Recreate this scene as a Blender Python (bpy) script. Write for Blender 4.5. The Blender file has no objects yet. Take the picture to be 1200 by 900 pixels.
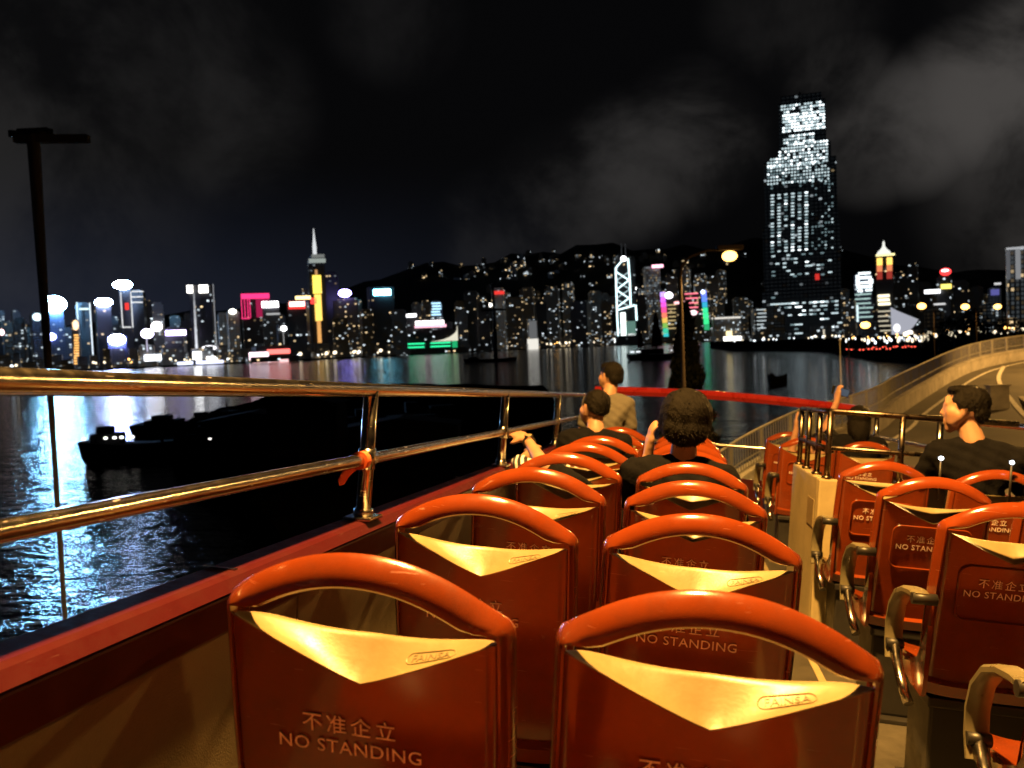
import bpy, bmesh, math, random
from mathutils import Vector, Matrix
random.seed(7)
sc = bpy.context.scene
COL = sc.collection
rad = math.radians

# ------------------------------------------------------------------ camera
F = 1019.26                                   # focal length in pixels of a 1200 wide frame
def pix(u, v): return Vector(((u-600)/F, 1.0, (450-v)/F))
_up = pix(1600, 362).cross(pix(600, 404)); _up = (_up if _up.z > 0 else -_up).normalized()
_fw = Vector((0, 1, 0)); _fw = (_fw - _up*_fw.dot(_up)).normalized()
_rt = _fw.cross(_up).normalized()
WC = Matrix((_rt, _fw, _up))                  # camera-level axes -> world
cam_d = bpy.data.cameras.new('camera'); cam = bpy.data.objects.new('camera', cam_d); COL.objects.link(cam)
cam_d.sensor_width = 36; cam_d.lens = F/1200*36; cam_d.clip_start = .05; cam_d.clip_end = 20000
cx, cy_, cz = WC @ Vector((1, 0, 0)), WC @ Vector((0, 0, 1)), WC @ Vector((0, -1, 0))
cam.matrix_world = Matrix(((cx.x, cy_.x, cz.x, 0), (cx.y, cy_.y, cz.y, 0), (cx.z, cy_.z, cz.z, 0), (0, 0, 0, 1)))
sc.camera = cam
cam_d.dof.use_dof = True; cam_d.dof.focus_distance = 2.3; cam_d.dof.aperture_fstop = 5.5
# bus frame: x right, y towards the front, z up from the upper deck floor; the eye is 1.32 above the floor
MR = Matrix(((0.97968392, 0.18955165, 0.06549488), (-0.19013542, 0.98175405, 0.00274077), (-0.06378035, -0.01513798, 0.99784914)))
BUS = (WC @ MR).to_4x4() @ Matrix.Translation((0, 0, -1.32))
def B(x, y, z): return BUS @ Vector((x, y, z))
def at(u, v, Y):
    d = WC @ pix(u, v); return d*(Y/d.y)

# ------------------------------------------------------------------ render settings, exposure
sc.render.engine = 'CYCLES'
sc.cycles.use_denoising = True
sc.cycles.max_bounces = 6; sc.cycles.diffuse_bounces = 1; sc.cycles.glossy_bounces = 4
sc.cycles.sample_clamp_indirect = 6
sc.view_settings.view_transform = 'Standard'; sc.view_settings.look = 'None'
sc.view_settings.gamma = 1; sc.view_settings.exposure = 0

# ------------------------------------------------------------------ node helper
class NT:
    def __init__(s, tree): s.t = tree; tree.nodes.clear()
    def n(s, typ, ins=None, **kw):
        nd = s.t.nodes.new(typ)
        for k, v in kw.items(): setattr(nd, k, v)
        for k, v in (ins or {}).items():
            sock = nd.inputs[k]
            if isinstance(v, bpy.types.NodeSocket): s.t.links.new(v, sock)
            else:
                if sock.type == 'RGBA' and len(v) == 3: v = (*v, 1)
                sock.default_value = v
        return nd
    def m(s, op, a, b=None, c=None):
        ins = {0: a}
        if b is not None: ins[1] = b
        if c is not None: ins[2] = c
        return s.n('ShaderNodeMath', ins, operation=op).outputs[0]
    def vm(s, op, a, b=None):
        nd = s.n('ShaderNodeVectorMath', {0: a}, operation=op)
        if b is not None:
            if isinstance(b, bpy.types.NodeSocket): s.t.links.new(b, nd.inputs[1])
            else: nd.inputs[1].default_value = b
        return nd
    def ramp(s, f, stops):
        nd = s.n('ShaderNodeValToRGB', {0: f}); e = nd.color_ramp.elements
        while len(e) < len(stops): e.new(.5)
        for el, (p, c) in zip(e, stops): el.position = p; el.color = (*c, 1) if len(c) == 3 else c
        return nd.outputs[0]
    def mix(s, f, a, b, blend='MIX'):
        nd = s.n('ShaderNodeMix', data_type='RGBA', blend_type=blend)
        for i, v in ((0, f), (6, a), (7, b)):
            if isinstance(v, bpy.types.NodeSocket): s.t.links.new(v, nd.inputs[i])
            else: nd.inputs[i].default_value = (*v, 1) if i > 0 and len(v) == 3 else v
        return nd.outputs[2]
    def link(s, a, b): s.t.links.new(a, b)

# ------------------------------------------------------------------ night sky (dim Sky Texture plus city-lit cloud)
world = bpy.data.worlds.new('World'); sc.world = world; world.use_nodes = True
w = NT(world.node_tree)
sky = w.n('ShaderNodeTexSky', sky_type='NISHITA', sun_disc=False, sun_elevation=rad(-4), sun_rotation=rad(200))
co = w.n('ShaderNodeTexCoord').outputs['Generated']
nrm = w.vm('NORMALIZE', co).outputs[0]
sep = w.n('ShaderNodeSeparateXYZ', {0: nrm})
n1 = w.n('ShaderNodeTexNoise', {'Vector': nrm, 'Scale': 5.5, 'Detail': 7, 'Roughness': .58, 'Distortion': .35}).outputs['Fac']
n2 = w.n('ShaderNodeTexNoise', {'Vector': nrm, 'Scale': 2.2, 'Detail': 3}).outputs['Fac']
def lobe(u, v, half):                         # a bank of cloud round one direction of the sky
    d = (WC @ pix(u, v)).normalized()
    dt = w.vm('DOT_PRODUCT', nrm, d).outputs['Value']
    return w.n('ShaderNodeMapRange', {0: dt, 1: math.cos(rad(half)), 2: 1.0, 3: 0.0, 4: 1.0}, interpolation_type='SMOOTHSTEP').outputs[0]
cl = None
for (u, v, half, amt) in ((1215, 85, 6, 1.0), (1150, 115, 5.5, 1.0), (1085, 145, 5, .85), (1020, 165, 4.5, .62), (1190, 165, 6, .45), (985, 105, 4, .38), (810, 165, 5.5, .55), (735, 200, 5.5, .55), (660, 240, 6, .40), (600, 285, 6, .2),
                          (110, 60, 12, .26), (250, 130, 7, .25), (120, 120, 8, .22), (930, 10, 6, .15), (460, 15, 5, .14), (-200, 100, 22, .35), (1500, 120, 18, .7)):
    t = w.m('MULTIPLY', lobe(u, v, half), amt)
    cl = t if cl is None else w.m('MAXIMUM', cl, t)
nn = w.n('ShaderNodeMapRange', {0: n1, 1: .36, 2: .64, 3: .10, 4: 1.0}, interpolation_type='SMOOTHSTEP').outputs[0]
cl = w.m('MULTIPLY', cl, nn)
cloudc = w.mix(w.m('MULTIPLY', sep.outputs[0], 1.0), (.042, .040, .039), (.078, .070, .063))
clouds = w.mix(cl, (0, 0, 0), cloudc)
# town glow low over the horizon, bluer over the harbour to the left
elev = w.n('ShaderNodeMapRange', {0: sep.outputs[2], 1: 0.0, 2: .22, 3: 1.0, 4: 0.0}, interpolation_type='SMOOTHSTEP').outputs[0]
leftw = w.n('ShaderNodeMapRange', {0: sep.outputs[0], 1: -.55, 2: .25, 3: 1.0, 4: .0}, interpolation_type='SMOOTHSTEP').outputs[0]
glow = w.mix(leftw, (.0016, .0016, .0018), (.0130, .0165, .0290))
glow = w.mix(elev, (.0020, .0020, .0023), glow)
add = w.mix(1.0, glow, clouds, 'ADD')
bg1 = w.n('ShaderNodeBackground', {'Color': add, 'Strength': 1.0})
bg2 = w.n('ShaderNodeBackground', {'Color': sky.outputs[0], 'Strength': .0006})
ws = w.n('ShaderNodeAddShader', {0: bg1.outputs[0], 1: bg2.outputs[0]})
w.link(ws.outputs[0], w.n('ShaderNodeOutputWorld').inputs[0])

LAMP_COL = (1.0, .50, .115)                    # sodium street light
LAMP_W = 2000.0

# ------------------------------------------------------------------ object helpers
def tag(o, label=None, cat=None, group=None, kind=None):
    if label: o['label'] = label
    if cat: o['category'] = cat
    if group: o['group'] = group
    if kind: o['kind'] = kind
    return o
def empty(name, M, label, cat, group=None):
    o = bpy.data.objects.new(name, None); COL.objects.link(o); o.empty_display_size = .1
    o.matrix_world = M if isinstance(M, Matrix) else Matrix.Translation(M)
    return tag(o, label, cat, group)
def mesh_obj(name, me, mats, parent=None, M=None, smooth=False):
    o = bpy.data.objects.new(name, me); COL.objects.link(o)
    for mt in (mats if isinstance(mats, (list, tuple)) else [mats]): me.materials.append(mt)
    if smooth: me.polygons.foreach_set('use_smooth', [True]*len(me.polygons))
    if parent is not None: o.parent = parent
    elif M is not None: o.matrix_world = M if isinstance(M, Matrix) else Matrix.Translation(M)
    return o
def done(name, bm, mats, parent=None, M=None, smooth=False, normals=True):
    if normals: bmesh.ops.recalc_face_normals(bm, faces=bm.faces[:])
    me = bpy.data.meshes.new(name); bm.to_mesh(me); bm.free()
    o = mesh_obj(name, me, mats, parent, M, smooth)
    if smooth:
        try: me.set_sharp_from_angle(angle=rad(40))
        except Exception: pass
    return o
def copy_tree(o, parent=None):
    c = o.copy(); COL.objects.link(c)
    if parent is not None: c.parent = parent
    for ch in list(o.children): copy_tree(ch, c)
    return c
def box(bm, x0, x1, y0, y1, z0, z1, M=None, bev=0, mi=0):
    r = bmesh.ops.create_cube(bm, size=1)
    vs = r['verts']
    for v in vs: v.co = Vector(((x0+x1)/2+v.co.x*(x1-x0), (y0+y1)/2+v.co.y*(y1-y0), (z0+z1)/2+v.co.z*(z1-z0)))
    fs = list({f for v in vs for f in v.link_faces})
    for f in fs: f.material_index = mi
    if bev:
        g = bmesh.ops.bevel(bm, geom=list({e for v in vs for e in v.link_edges}), offset=bev, segments=2, affect='EDGES', profile=.6)
        vs = list({v for f in g['faces'] for v in f.verts} | {v for v in vs if v.is_valid})
    if M is not None:
        for v in vs: v.co = M @ v.co
    return vs
def tube(bm, pts, r, seg=10, cap=True, closed=False, mi=0):
    pts = [Vector(p) for p in pts]; n = len(pts); rings = []; prev = None
    rr = r if isinstance(r, (list, tuple)) else [r]*n
    for i, p in enumerate(pts):
        a = pts[i-1] if i > 0 or closed else p; b = pts[(i+1) % n] if i < n-1 or closed else p
        d = (b-a).normalized()
        ref = Vector((0, 0, 1)) if abs(d.z) < .95 else Vector((0, 1, 0))
        if prev is None: s = d.cross(ref).normalized()
        else:
            s = (prev - d*prev.dot(d)); s = s.normalized() if s.length > 1e-6 else d.cross(ref).normalized()
        prev = s; t = s.cross(d)
        rings.append([bm.verts.new(p+(s*math.cos(2*math.pi*k/seg)+t*math.sin(2*math.pi*k/seg))*rr[i]) for k in range(seg)])
    for i in range(n if closed else n-1):
        A, Bq = rings[i], rings[(i+1) % n]
        for k in range(seg):
            f = bm.faces.new((A[k], A[(k+1) % seg], Bq[(k+1) % seg], Bq[k])); f.smooth = True; f.material_index = mi
    if cap and not closed:
        for R in (rings[0], rings[-1]):
            f = bm.faces.new(R); f.material_index = mi
def prism(bm, poly, z0, z1, mi=0):
    a = [bm.verts.new((x, y, z0)) for x, y in poly]; b = [bm.verts.new((x, y, z1)) for x, y in poly]
    n = len(poly)
    fs = [bm.faces.new(a[::-1]), bm.faces.new(b)] + [bm.faces.new((a[i], a[(i+1) % n], b[(i+1) % n], b[i])) for i in range(n)]
    for f in fs: f.material_index = mi
def grid(bm, rows, mi=0, close=False):
    V = [[bm.verts.new(p) for p in r] for r in rows]
    for i in range(len(V)-1):
        n = len(V[i])
        for j in range(n if close else n-1):
            f = bm.faces.new((V[i][j], V[i][(j+1) % n], V[i+1][(j+1) % n], V[i+1][j])); f.material_index = mi; f.smooth = True
    return V

# ------------------------------------------------------------------ materials
def pbr(name, col, rough=.5, metal=0, coat=0, var=.12, vscale=6, bump=0, bscale=200, rvar=.1, spec=None, worn=0):
    m = bpy.data.materials.new(name); m.use_nodes = True; t = NT(m.node_tree)
    rnd = t.n('ShaderNodeObjectInfo').outputs['Random']
    tc = t.vm('ADD', t.n('ShaderNodeTexCoord').outputs['Object'], t.n('ShaderNodeCombineXYZ', {0: t.m('MULTIPLY', rnd, 37.0), 1: t.m('MULTIPLY', rnd, 71.0), 2: 0.0}).outputs[0]).outputs[0]
    nz = t.n('ShaderNodeTexNoise', {'Vector': tc, 'Scale': vscale, 'Detail': 6, 'Roughness': .65}).outputs['Fac']
    f = t.n('ShaderNodeMapRange', {0: nz, 1: .3, 2: .7, 3: 1-var, 4: 1+var}).outputs[0]
    c = t.mix(1.0, col, t.n('ShaderNodeCombineXYZ', {0: f, 1: f, 2: f}).outputs[0], 'MULTIPLY')
    rg = t.n('ShaderNodeMapRange', {0: nz, 1: .3, 2: .7, 3: max(.02, rough-rvar), 4: min(1, rough+rvar)}).outputs[0]
    p = t.n('ShaderNodeBsdfPrincipled', {'Base Color': c, 'Roughness': rg, 'Metallic': metal, 'Coat Weight': coat, 'Coat Roughness': .08})
    if worn:                                   # hairline scratches, rubbed patches and hand grime, different on every copy
        sv = t.n('ShaderNodeMapping', {'Vector': tc, 'Rotation': (.3, .5, .4), 'Scale': (14, 14, 260)}).outputs[0]
        sn = t.n('ShaderNodeTexNoise', {'Vector': sv, 'Scale': 1.0, 'Detail': 2}).outputs['Fac']
        sc_ = t.m('MULTIPLY', t.m('GREATER_THAN', sn, .70), t.m('GREATER_THAN', t.n('ShaderNodeTexNoise', {'Vector': tc, 'Scale': 11.0, 'Detail': 2}).outputs['Fac'], .50))
        gr_ = t.n('ShaderNodeMapRange', {0: t.n('ShaderNodeTexNoise', {'Vector': tc, 'Scale': 5.0, 'Detail': 8, 'Roughness': .75}).outputs['Fac'], 1: .48, 2: .72, 3: 0.0, 4: worn}).outputs[0]
        c = t.mix(gr_, c, tuple(x*.45+.012 for x in col)); c = t.mix(t.m('MULTIPLY', sc_, worn*.55), c, tuple(min(1, x*1.6+.05) for x in col))
        t.link(c, p.inputs['Base Color']); t.link(t.m('ADD', rg, t.m('MULTIPLY', t.m('ADD', gr_, sc_), .22)), p.inputs['Roughness'])
    if spec is not None: p.inputs['Specular IOR Level'].default_value = spec
    if bump:
        nb = t.n('ShaderNodeTexNoise', {'Vector': tc, 'Scale': bscale, 'Detail': 3}).outputs['Fac']
        t.link(t.n('ShaderNodeBump', {'Height': nb, 'Strength': bump, 'Distance': .01}).outputs[0], p.inputs['Normal'])
    t.link(p.outputs[0], t.n('ShaderNodeOutputMaterial').inputs[0])
    return m
def emit(name, col, s, sample=False):
    m = bpy.data.materials.new(name); m.use_nodes = True; t = NT(m.node_tree)
    e = t.n('ShaderNodeEmission', {'Color': col, 'Strength': s})
    t.link(e.outputs[0], t.n('ShaderNodeOutputMaterial').inputs[0])
    m.cycles.emission_sampling = 'AUTO' if sample else 'NONE'
    return m
def facade(name, base, cw, ch, dens, strength, warm=.4, floorp=.06, glowc=0.0, fill=(.16, .86, .25, .8)):
    """a dark curtain wall whose lit rooms give off light, each room its own brightness"""
    m = bpy.data.materials.new(name); m.use_nodes = True; t = NT(m.node_tree)
    s = t.n('ShaderNodeSeparateXYZ', {0: t.n('ShaderNodeTexCoord').outputs['Object']})
    oi = t.n('ShaderNodeObjectInfo').outputs['Random']; seed = t.m('MULTIPLY', oi, 517.0)
    u = t.m('DIVIDE', t.m('ADD', s.outputs[0], s.outputs[1]), cw); v = t.m('DIVIDE', s.outputs[2], ch)
    iu, iv, fu, fv = t.m('FLOOR', u), t.m('FLOOR', v), t.m('FRACT', u), t.m('FRACT', v)
    mask = t.m('MULTIPLY', t.m('MULTIPLY', t.m('GREATER_THAN', fu, fill[0]), t.m('LESS_THAN', fu, fill[1])),
               t.m('MULTIPLY', t.m('GREATER_THAN', fv, fill[2]), t.m('LESS_THAN', fv, fill[3])))
    nz = t.n('ShaderNodeTexWhiteNoise', {0: t.n('ShaderNodeCombineXYZ', {0: t.m('ADD', iu, t.m('FLOOR', seed)), 1: iv, 2: 0.0}).outputs[0]}, noise_dimensions='3D')
    fl = t.n('ShaderNodeTexWhiteNoise', {1: t.m('ADD', iv, seed)}, noise_dimensions='1D').outputs[0]
    fl = t.m('MULTIPLY', t.m('GREATER_THAN', fl, 1-floorp), .45)
    # lit rooms come in clusters: whole wings of a tower are dark, others busy
    cn = t.n('ShaderNodeTexNoise', {'Vector': t.n('ShaderNodeCombineXYZ', {0: t.m('ADD', t.m('MULTIPLY', iu, .22), seed), 1: t.m('MULTIPLY', iv, .16), 2: 0.0}).outputs[0], 'Scale': 1.0, 'Detail': 2}).outputs['Fac']
    d = t.m('MULTIPLY', t.n('ShaderNodeMapRange', {0: cn, 1: .34, 2: .66, 3: .15, 4: 1.9}).outputs[0], dens)
    lit = t.m('DIVIDE', t.m('SUBTRACT', nz.outputs['Value'], t.m('SUBTRACT', t.m('SUBTRACT', 1.0, d), fl)), t.m('ADD', d, fl))
    lit = t.m('POWER', t.m('MINIMUM', t.m('MAXIMUM', lit, 0.0), 1.0), 2.2)
    side = t.m('LESS_THAN', t.m('ABSOLUTE', t.n('ShaderNodeSeparateXYZ', {0: t.n('ShaderNodeNewGeometry').outputs['Normal']}).outputs[2]), .5)
    e = t.m('MULTIPLY', t.m('MULTIPLY', lit, mask), t.m('MULTIPLY', side, strength))
    cs = t.n('ShaderNodeSeparateColor', {0: nz.outputs['Color']}).outputs[1]
    ec = t.mix(t.m('LESS_THAN', cs, warm), (.80, .93, 1.0), (1.0, .72, .38))
    if glowc:                                  # even faint glow on every pane, standing in for ambient city light
        e = t.m('ADD', e, t.m('MULTIPLY', t.m('MULTIPLY', mask, side), glowc))
    p = t.n('ShaderNodeBsdfPrincipled', {'Base Color': base, 'Roughness': .35, 'Emission Color': ec, 'Emission Strength': e})
    t.link(p.outputs[0], t.n('ShaderNodeOutputMaterial').inputs[0])
    m.cycles.emission_sampling = 'NONE'
    return m

M_RED = pbr('glossy red seat plastic', (.190, .034, .0065), .16, coat=.55, var=.12, vscale=9, rvar=.07, bump=.012, bscale=90, worn=.55)
M_CREAM = pbr('cream moulded plastic', (.245, .195, .098), .36, var=.08, vscale=14, bump=.03, bscale=160, worn=.28)
M_TXT = pbr('faded pink lettering', (.92, .74, .64), .6, var=.3, vscale=60)
M_BADGE = pbr('cream badge', (.245, .195, .098), .4, var=.05)
M_BADGE_SHADE = pbr('badge lettering with painted shade', (.17, .135, .07), .5, var=.1)  # darker colour stands in for the shaded edges of the embossed letters
M_GREYP = pbr('olive grey armrest plastic', (.14, .125, .075), .32, var=.12, vscale=20, rvar=.08)
M_DARK = pbr('black steel', (.018, .017, .016), .45, var=.2)
M_STEEL = pbr('brushed steel tube', (.58, .55, .51), .20, metal=1, worn=.10, var=.05, vscale=30, rvar=.05, bump=.006, bscale=60)
M_COAM = pbr('red painted coaming', (.046, .0042, .0065), .6, worn=.5, var=.14, vscale=20, bump=.04, spec=.06)
M_MAROON = pbr('dark maroon trim', (.045, .004, .003), .4, var=.2, vscale=10, spec=.2)
M_TAN = pbr('textured tan panel', (.16, .125, .07), .62, worn=.35, var=.14, vscale=7, bump=.25, bscale=260)
M_FLOOR = pbr('ribbed vinyl deck', (.05, .045, .033), .7, var=.3, vscale=5, bump=.15, bscale=120)
M_YELLOW = pbr('cream panel', (.36, .30, .16), .5, worn=.35, var=.10, vscale=6, bump=.1, bscale=150)
M_BUSRED = pbr('bus red paint', (.24, .012, .011), .3, coat=.4, var=.12)
M_ASPH = pbr('asphalt', (.085, .080, .072), .8, var=.35, vscale=.6, bump=.3, bscale=40)
M_CONC = pbr('weathered concrete', (.30, .28, .25), .85, var=.35, vscale=1.2, bump=.3, bscale=20)
M_WHITE = pbr('worn road paint', (.62, .60, .55), .7, var=.3, vscale=3)
M_GALV = pbr('galvanised steel', (.24, .235, .22), .6, metal=.3, var=.2, vscale=4)
M_POLE = pbr('brown painted pole', (.016, .012, .010), .8, var=.2, spec=.1)
M_MAST = pbr('dull mast paint', (.10, .09, .08), .7, var=.2)
M_SKIN = pbr('skin', (.36, .20, .125), .55, var=.10, vscale=18, bump=.04, bscale=180, spec=.4)
M_HAIR = pbr('black hair', (.007, .006, .005), .55, var=.4, vscale=60, bump=.6, bscale=260, spec=.10)
M_BLACKCLOTH = pbr('black cotton', (.006, .006, .007), .95, var=.3, vscale=25, bump=.25, bscale=90, spec=.06)
M_GREYCLOTH = pbr('grey cotton shirt', (.105, .098, .08), .95, var=.16, vscale=16, bump=.3, bscale=60)
M_JEANS = pbr('dark denim', (.03, .035, .05), .9, var=.3, vscale=25)
M_PHONE = pbr('black phone', (.01, .01, .011), .2, var=.1)
M_DARKLAND = pbr('dark quay surface', (.004, .004, .004), .95, var=.4, vscale=.2, spec=0.0)
M_HULL = pbr('dark hull paint', (.012, .012, .014), .8, var=.3, vscale=.8, spec=.05)
M_LEAF = pbr('dark leaves', (.004, .0048, .0032), .9, var=.5, vscale=1.5, spec=.03)
M_BARK = pbr('bark', (.06, .045, .03), .9, var=.4, vscale=8)
M_STONE = pbr('pale stone cladding', (.30, .30, .32), .8, var=.2, vscale=.05)
M_BDARK = pbr('dark roof plant', (.03, .03, .034), .8, var=.3, vscale=.1)
M_GLASS = bpy.data.materials.new('windscreen glass'); M_GLASS.use_nodes = True
_t = NT(M_GLASS.node_tree)
_g = _t.n('ShaderNodeBsdfGlossy', {'Color': (1, 1, 1), 'Roughness': .04}); _tr = _t.n('ShaderNodeBsdfTransparent', {'Color': (.62, .64, .62)})
_fz = _t.n('ShaderNodeFresnel', {'IOR': 1.45})
_t.link(_t.n('ShaderNodeMixShader', {0: _fz.outputs[0], 1: _tr.outputs[0], 2: _g.outputs[0]}).outputs[0], _t.n('ShaderNodeOutputMaterial').inputs[0])
M_STRIPE = bpy.data.materials.new('black and white striped cloth'); M_STRIPE.use_nodes = True
_t = NT(M_STRIPE.node_tree)
_s = _t.n('ShaderNodeSeparateXYZ', {0: _t.n('ShaderNodeTexCoord').outputs['Object']})
_w = _t.m('FRACT', _t.m('MULTIPLY', _t.m('ADD', _s.outputs[0], _t.m('MULTIPLY', _s.outputs[2], .35)), 24.0))
_c = _t.mix(_t.m('GREATER_THAN', _w, .55), (.012, .012, .014), (.72, .72, .70))
_t.link(_t.n('ShaderNodeBsdfPrincipled', {'Base Color': _c, 'Roughness': .9}).outputs[0], _t.n('ShaderNodeOutputMaterial').inputs[0])

M_LAMP = emit('sodium lamp glass', (1.0, .50, .11), 7)
M_LAMPW = emit('shore lamp glass', (1.0, .84, .58), 2.6)
M_LAMPC = emit('cool shore lamp glass', (.86, .94, 1.0), 3)
M_LAMPR = emit('red tail lamp', (1.0, .10, .06), 3)

# ------------------------------------------------------------------ the setting: water, land, hill
SEA = -12.0
bm = bmesh.new()
grid(bm, [[(x, y, SEA) for x in (-7000, -2000, -400, 0, 400, 2000, 7000)] for y in (-3000, -500, 0, 200, 600, 2000, 9000)])
M_WATER = bpy.data.materials.new('harbour water'); M_WATER.use_nodes = True
t = NT(M_WATER.node_tree)
tc = t.n('ShaderNodeTexCoord').outputs['Object']
mp = t.n('ShaderNodeMapping', {'Vector': tc, 'Rotation': (0, 0, rad(14)), 'Scale': (.62, 1.15, 1)}).outputs[0]
a = t.n('ShaderNodeTexNoise', {'Vector': mp, 'Scale': .25, 'Detail': 4, 'Roughness': .55, 'Distortion': .5}).outputs['Fac']
b = t.n('ShaderNodeTexNoise', {'Vector': mp, 'Scale': .95, 'Detail': 4, 'Roughness': .6, 'Distortion': .4}).outputs['Fac']
h = t.m('ADD', t.m('MULTIPLY', a, 1.5), t.m('MULTIPLY', b, .55))
bp = t.n('ShaderNodeBump', {'Height': h, 'Strength': .34, 'Distance': 1.0}).outputs[0]
p = t.n('ShaderNodeBsdfPrincipled', {'Base Color': (.004, .007, .010), 'Roughness': .09, 'IOR': 1.33, 'Normal': bp})
t.link(p.outputs[0], t.n('ShaderNodeOutputMaterial').inputs[0])
tag(done('water', bm, M_WATER), kind='structure')

GZ = -10.0
def land(name, poly, z, mat=M_DARKLAND):
    bm = bmesh.new(); prism(bm, poly, SEA-1.5, z)
    return tag(done(name, bm, mat), kind='structure')
def gx(u, Y): return at(u, 400, Y).x
far_shore = [(gx(u, Y), Y) for u, Y in ((-900, 1150), (0, 1330), (110, 1330), (230, 1400), (330, 1480), (430, 1600), (560, 1950), (700, 2000), (840, 2050), (1000, 2100), (1700, 2200))]
land('island_shore_ground', far_shore + [(5200, 5200), (-5200, 5200)], GZ)
near_shore = [(gx(u, Y), Y) for u, Y in ((832, 900), (858, 690), (905, 600), (960, 520), (1000, 400), (1030, 330), (1090, 285), (1100, 200), (1130, 120), (1190, 62), (1260, 40))]
land('peninsula_ground', near_shore + [(gx(1260, 40), -200), (1500, -200), (2400, 1700), (gx(832, 1700), 1700)], GZ)
QP = [(205, 556), (228, 570), (252, 584), (276, 604), (296, 632), (318, 668), (350, 720), (430, 760), (560, 700), (640, 600), (660, 500), (640, 466), (520, 462), (410, 466), (330, 474), (260, 496), (215, 520)]
quay_poly = []
for i_, (u, v) in enumerate(QP):
    u2, v2 = QP[(i_+1) % len(QP)]
    for k in range(4):
        d = WC @ pix(u+(u2-u)*k/4+random.uniform(-4, 4), v+(v2-v)*k/4+random.uniform(-2.5, 2.5)); d = d*(SEA/d.z); quay_poly.append((d.x, d.y))
land('dark_quay_ground', quay_poly, -9.2)

HP = [(-2500, 60), (-900, 110), (200, 150), (420, 215), (470, 262), (540, 300), (640, 318), (720, 312), (800, 315), (860, 322), (930, 310), (1010, 255), (1100, 200), (1250, 160), (1700, 120), (3000, 60)]
def hill_z(x, y):
    u = 600 + F*x/max(y, 1)
    for (u0, h0), (u1, h1) in zip(HP, HP[1:]):
        if u0 <= u <= u1: h = h0+(h1-h0)*(u-u0)/(u1-u0); break
    else: h = 60
    k = max(0, 1-((y-3000)/900)**2)
    return GZ - 1 + h*k*(1+.05*math.sin(x*.009+y*.004)+.04*math.sin(x*.023+1)+.02*math.sin(x*.06))
bm = bmesh.new()
grid(bm, [[(x, y, hill_z(x, y)) for x in range(-4000, 4001, 55)] for y in range(2100, 3950, 75)])
M_HILL = pbr('wooded hillside', (.030, .036, .024), .95, var=.5, vscale=.02)
tag(done('hills', bm, M_HILL, smooth=True), kind='structure')

# road on the viaduct
def smooth(a, b, x):
    k = min(1, max(0, (x-a)/(b-a))); return k*k*(3-2*k)
LEFT = [(-5.4, -34), (-4.6, -14), (-3.6, -5), (-2.5, 0), (-1.3, 6), (.6, 12), (3.0, 17), (5.4, 21), (8.3, 24.6), (13.1, 31), (15.6, 35), (19.7, 41), (24, 47), (27.9, 51.6), (32.4, 55), (38, 56.6), (46, 56), (58, 52)]
def spline(pts, n=8):
    out = []
    P = [pts[0]] + list(pts) + [pts[-1]]
    for i in range(1, len(P)-2):
        p0, p1, p2, p3 = (Vector(q) for q in P[i-1:i+3])
        for k in range(n):
            s = k/n
            out.append(.5*((2*p1)+(p2-p0)*s+(2*p0-5*p1+4*p2-p3)*s*s+(-p0+3*p1-3*p2+p3)*s**3))
    out.append(Vector(pts[-1])); return out
LS = spline(LEFT)
def norm2(i):
    a = LS[max(0, i-1)]; b = LS[min(len(LS)-1, i+1)]; d = (b-a).normalized(); return Vector((d.y, -d.x))
busn = (WC @ MR) @ Vector((0, 0, 1)); busp = B(0, 0, -2.72)
def road_z(x, y):
    zb = busp.z - (busn.x*(x-busp.x)+busn.y*(y-busp.y))/busn.z
    r = math.hypot(x, y); k = smooth(11, 27, r)
    return zb*(1-k) + (-3.72+1.4*min(1.25, max(0, (r-30)/34)**1.3))*k
def strip(name, o0, o1, z0, mat, i0=0, i1=None, kind='structure', segs=6):
    bm = bmesh.new(); rows = []
    for i in range(i0, len(LS) if i1 is None else i1):
        n = norm2(i); r = []
        for k in range(segs+1):
            q = LS[i]+n*(o0+(o1-o0)*k/segs); r.append((q.x, q.y, road_z(q.x, q.y)+z0))
        rows.append(r)
    grid(bm, rows)
    o = done(name, bm, mat, smooth=False); tag(o, kind=kind); return o
strip('road', .0, 13.5, 0, M_ASPH, segs=12)
strip('road_edge_line', .75, .90, .006, M_WHITE, segs=1)
strip('road_lane_line', 8.4, 8.58, .006, M_WHITE, 38, segs=1)

def wall_strip(bm, o0, o1, z0, z1, i0, i1, mi=0):
    secs = []
    for i in range(i0, i1):
        n = norm2(i); a = LS[i]+n*o0; b = LS[i]+n*o1; z = road_z(a.x, a.y)
        secs.append([(a.x, a.y, z+z0), (a.x, a.y, z+z1), (b.x, b.y, z+z1), (b.x, b.y, z+z0)])
    V = grid(bm, secs, mi, close=True)
    for r in (V[0], V[-1]): bm.faces.new(r)
    for f in bm.faces: f.smooth = False
NL = len(LS)
par = empty('viaduct_parapet', Vector((LS[0].x, LS[0].y, road_z(*LS[0]))), 'long curved concrete parapet with a grey railing on the harbour side of the road', 'parapet')
inv = par.matrix_world.inverted()
def part_world(name, bm, mat, parent, smooth_=False):
    o = done(name, bm, mat, smooth=smooth_); o.parent = parent; o.matrix_parent_inverse = parent.matrix_world.inverted(); return o
bm = bmesh.new(); wall_strip(bm, -.34, -.02, -1.6, .60, 0, NL); part_world('concrete_base', bm, M_CONC, par)
bm = bmesh.new(); wall_strip(bm, -.40, .03, .605, .70, 0, NL); part_world('coping', bm, M_CONC, par)
bm = bmesh.new()
for zz, r in ((.95, .022), (1.55, .035)):
    tube(bm, [(LS[i].x-norm2(i).x*.2, LS[i].y-norm2(i).y*.2, road_z(*LS[i])+zz) for i in range(NL)], r, 6)
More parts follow.
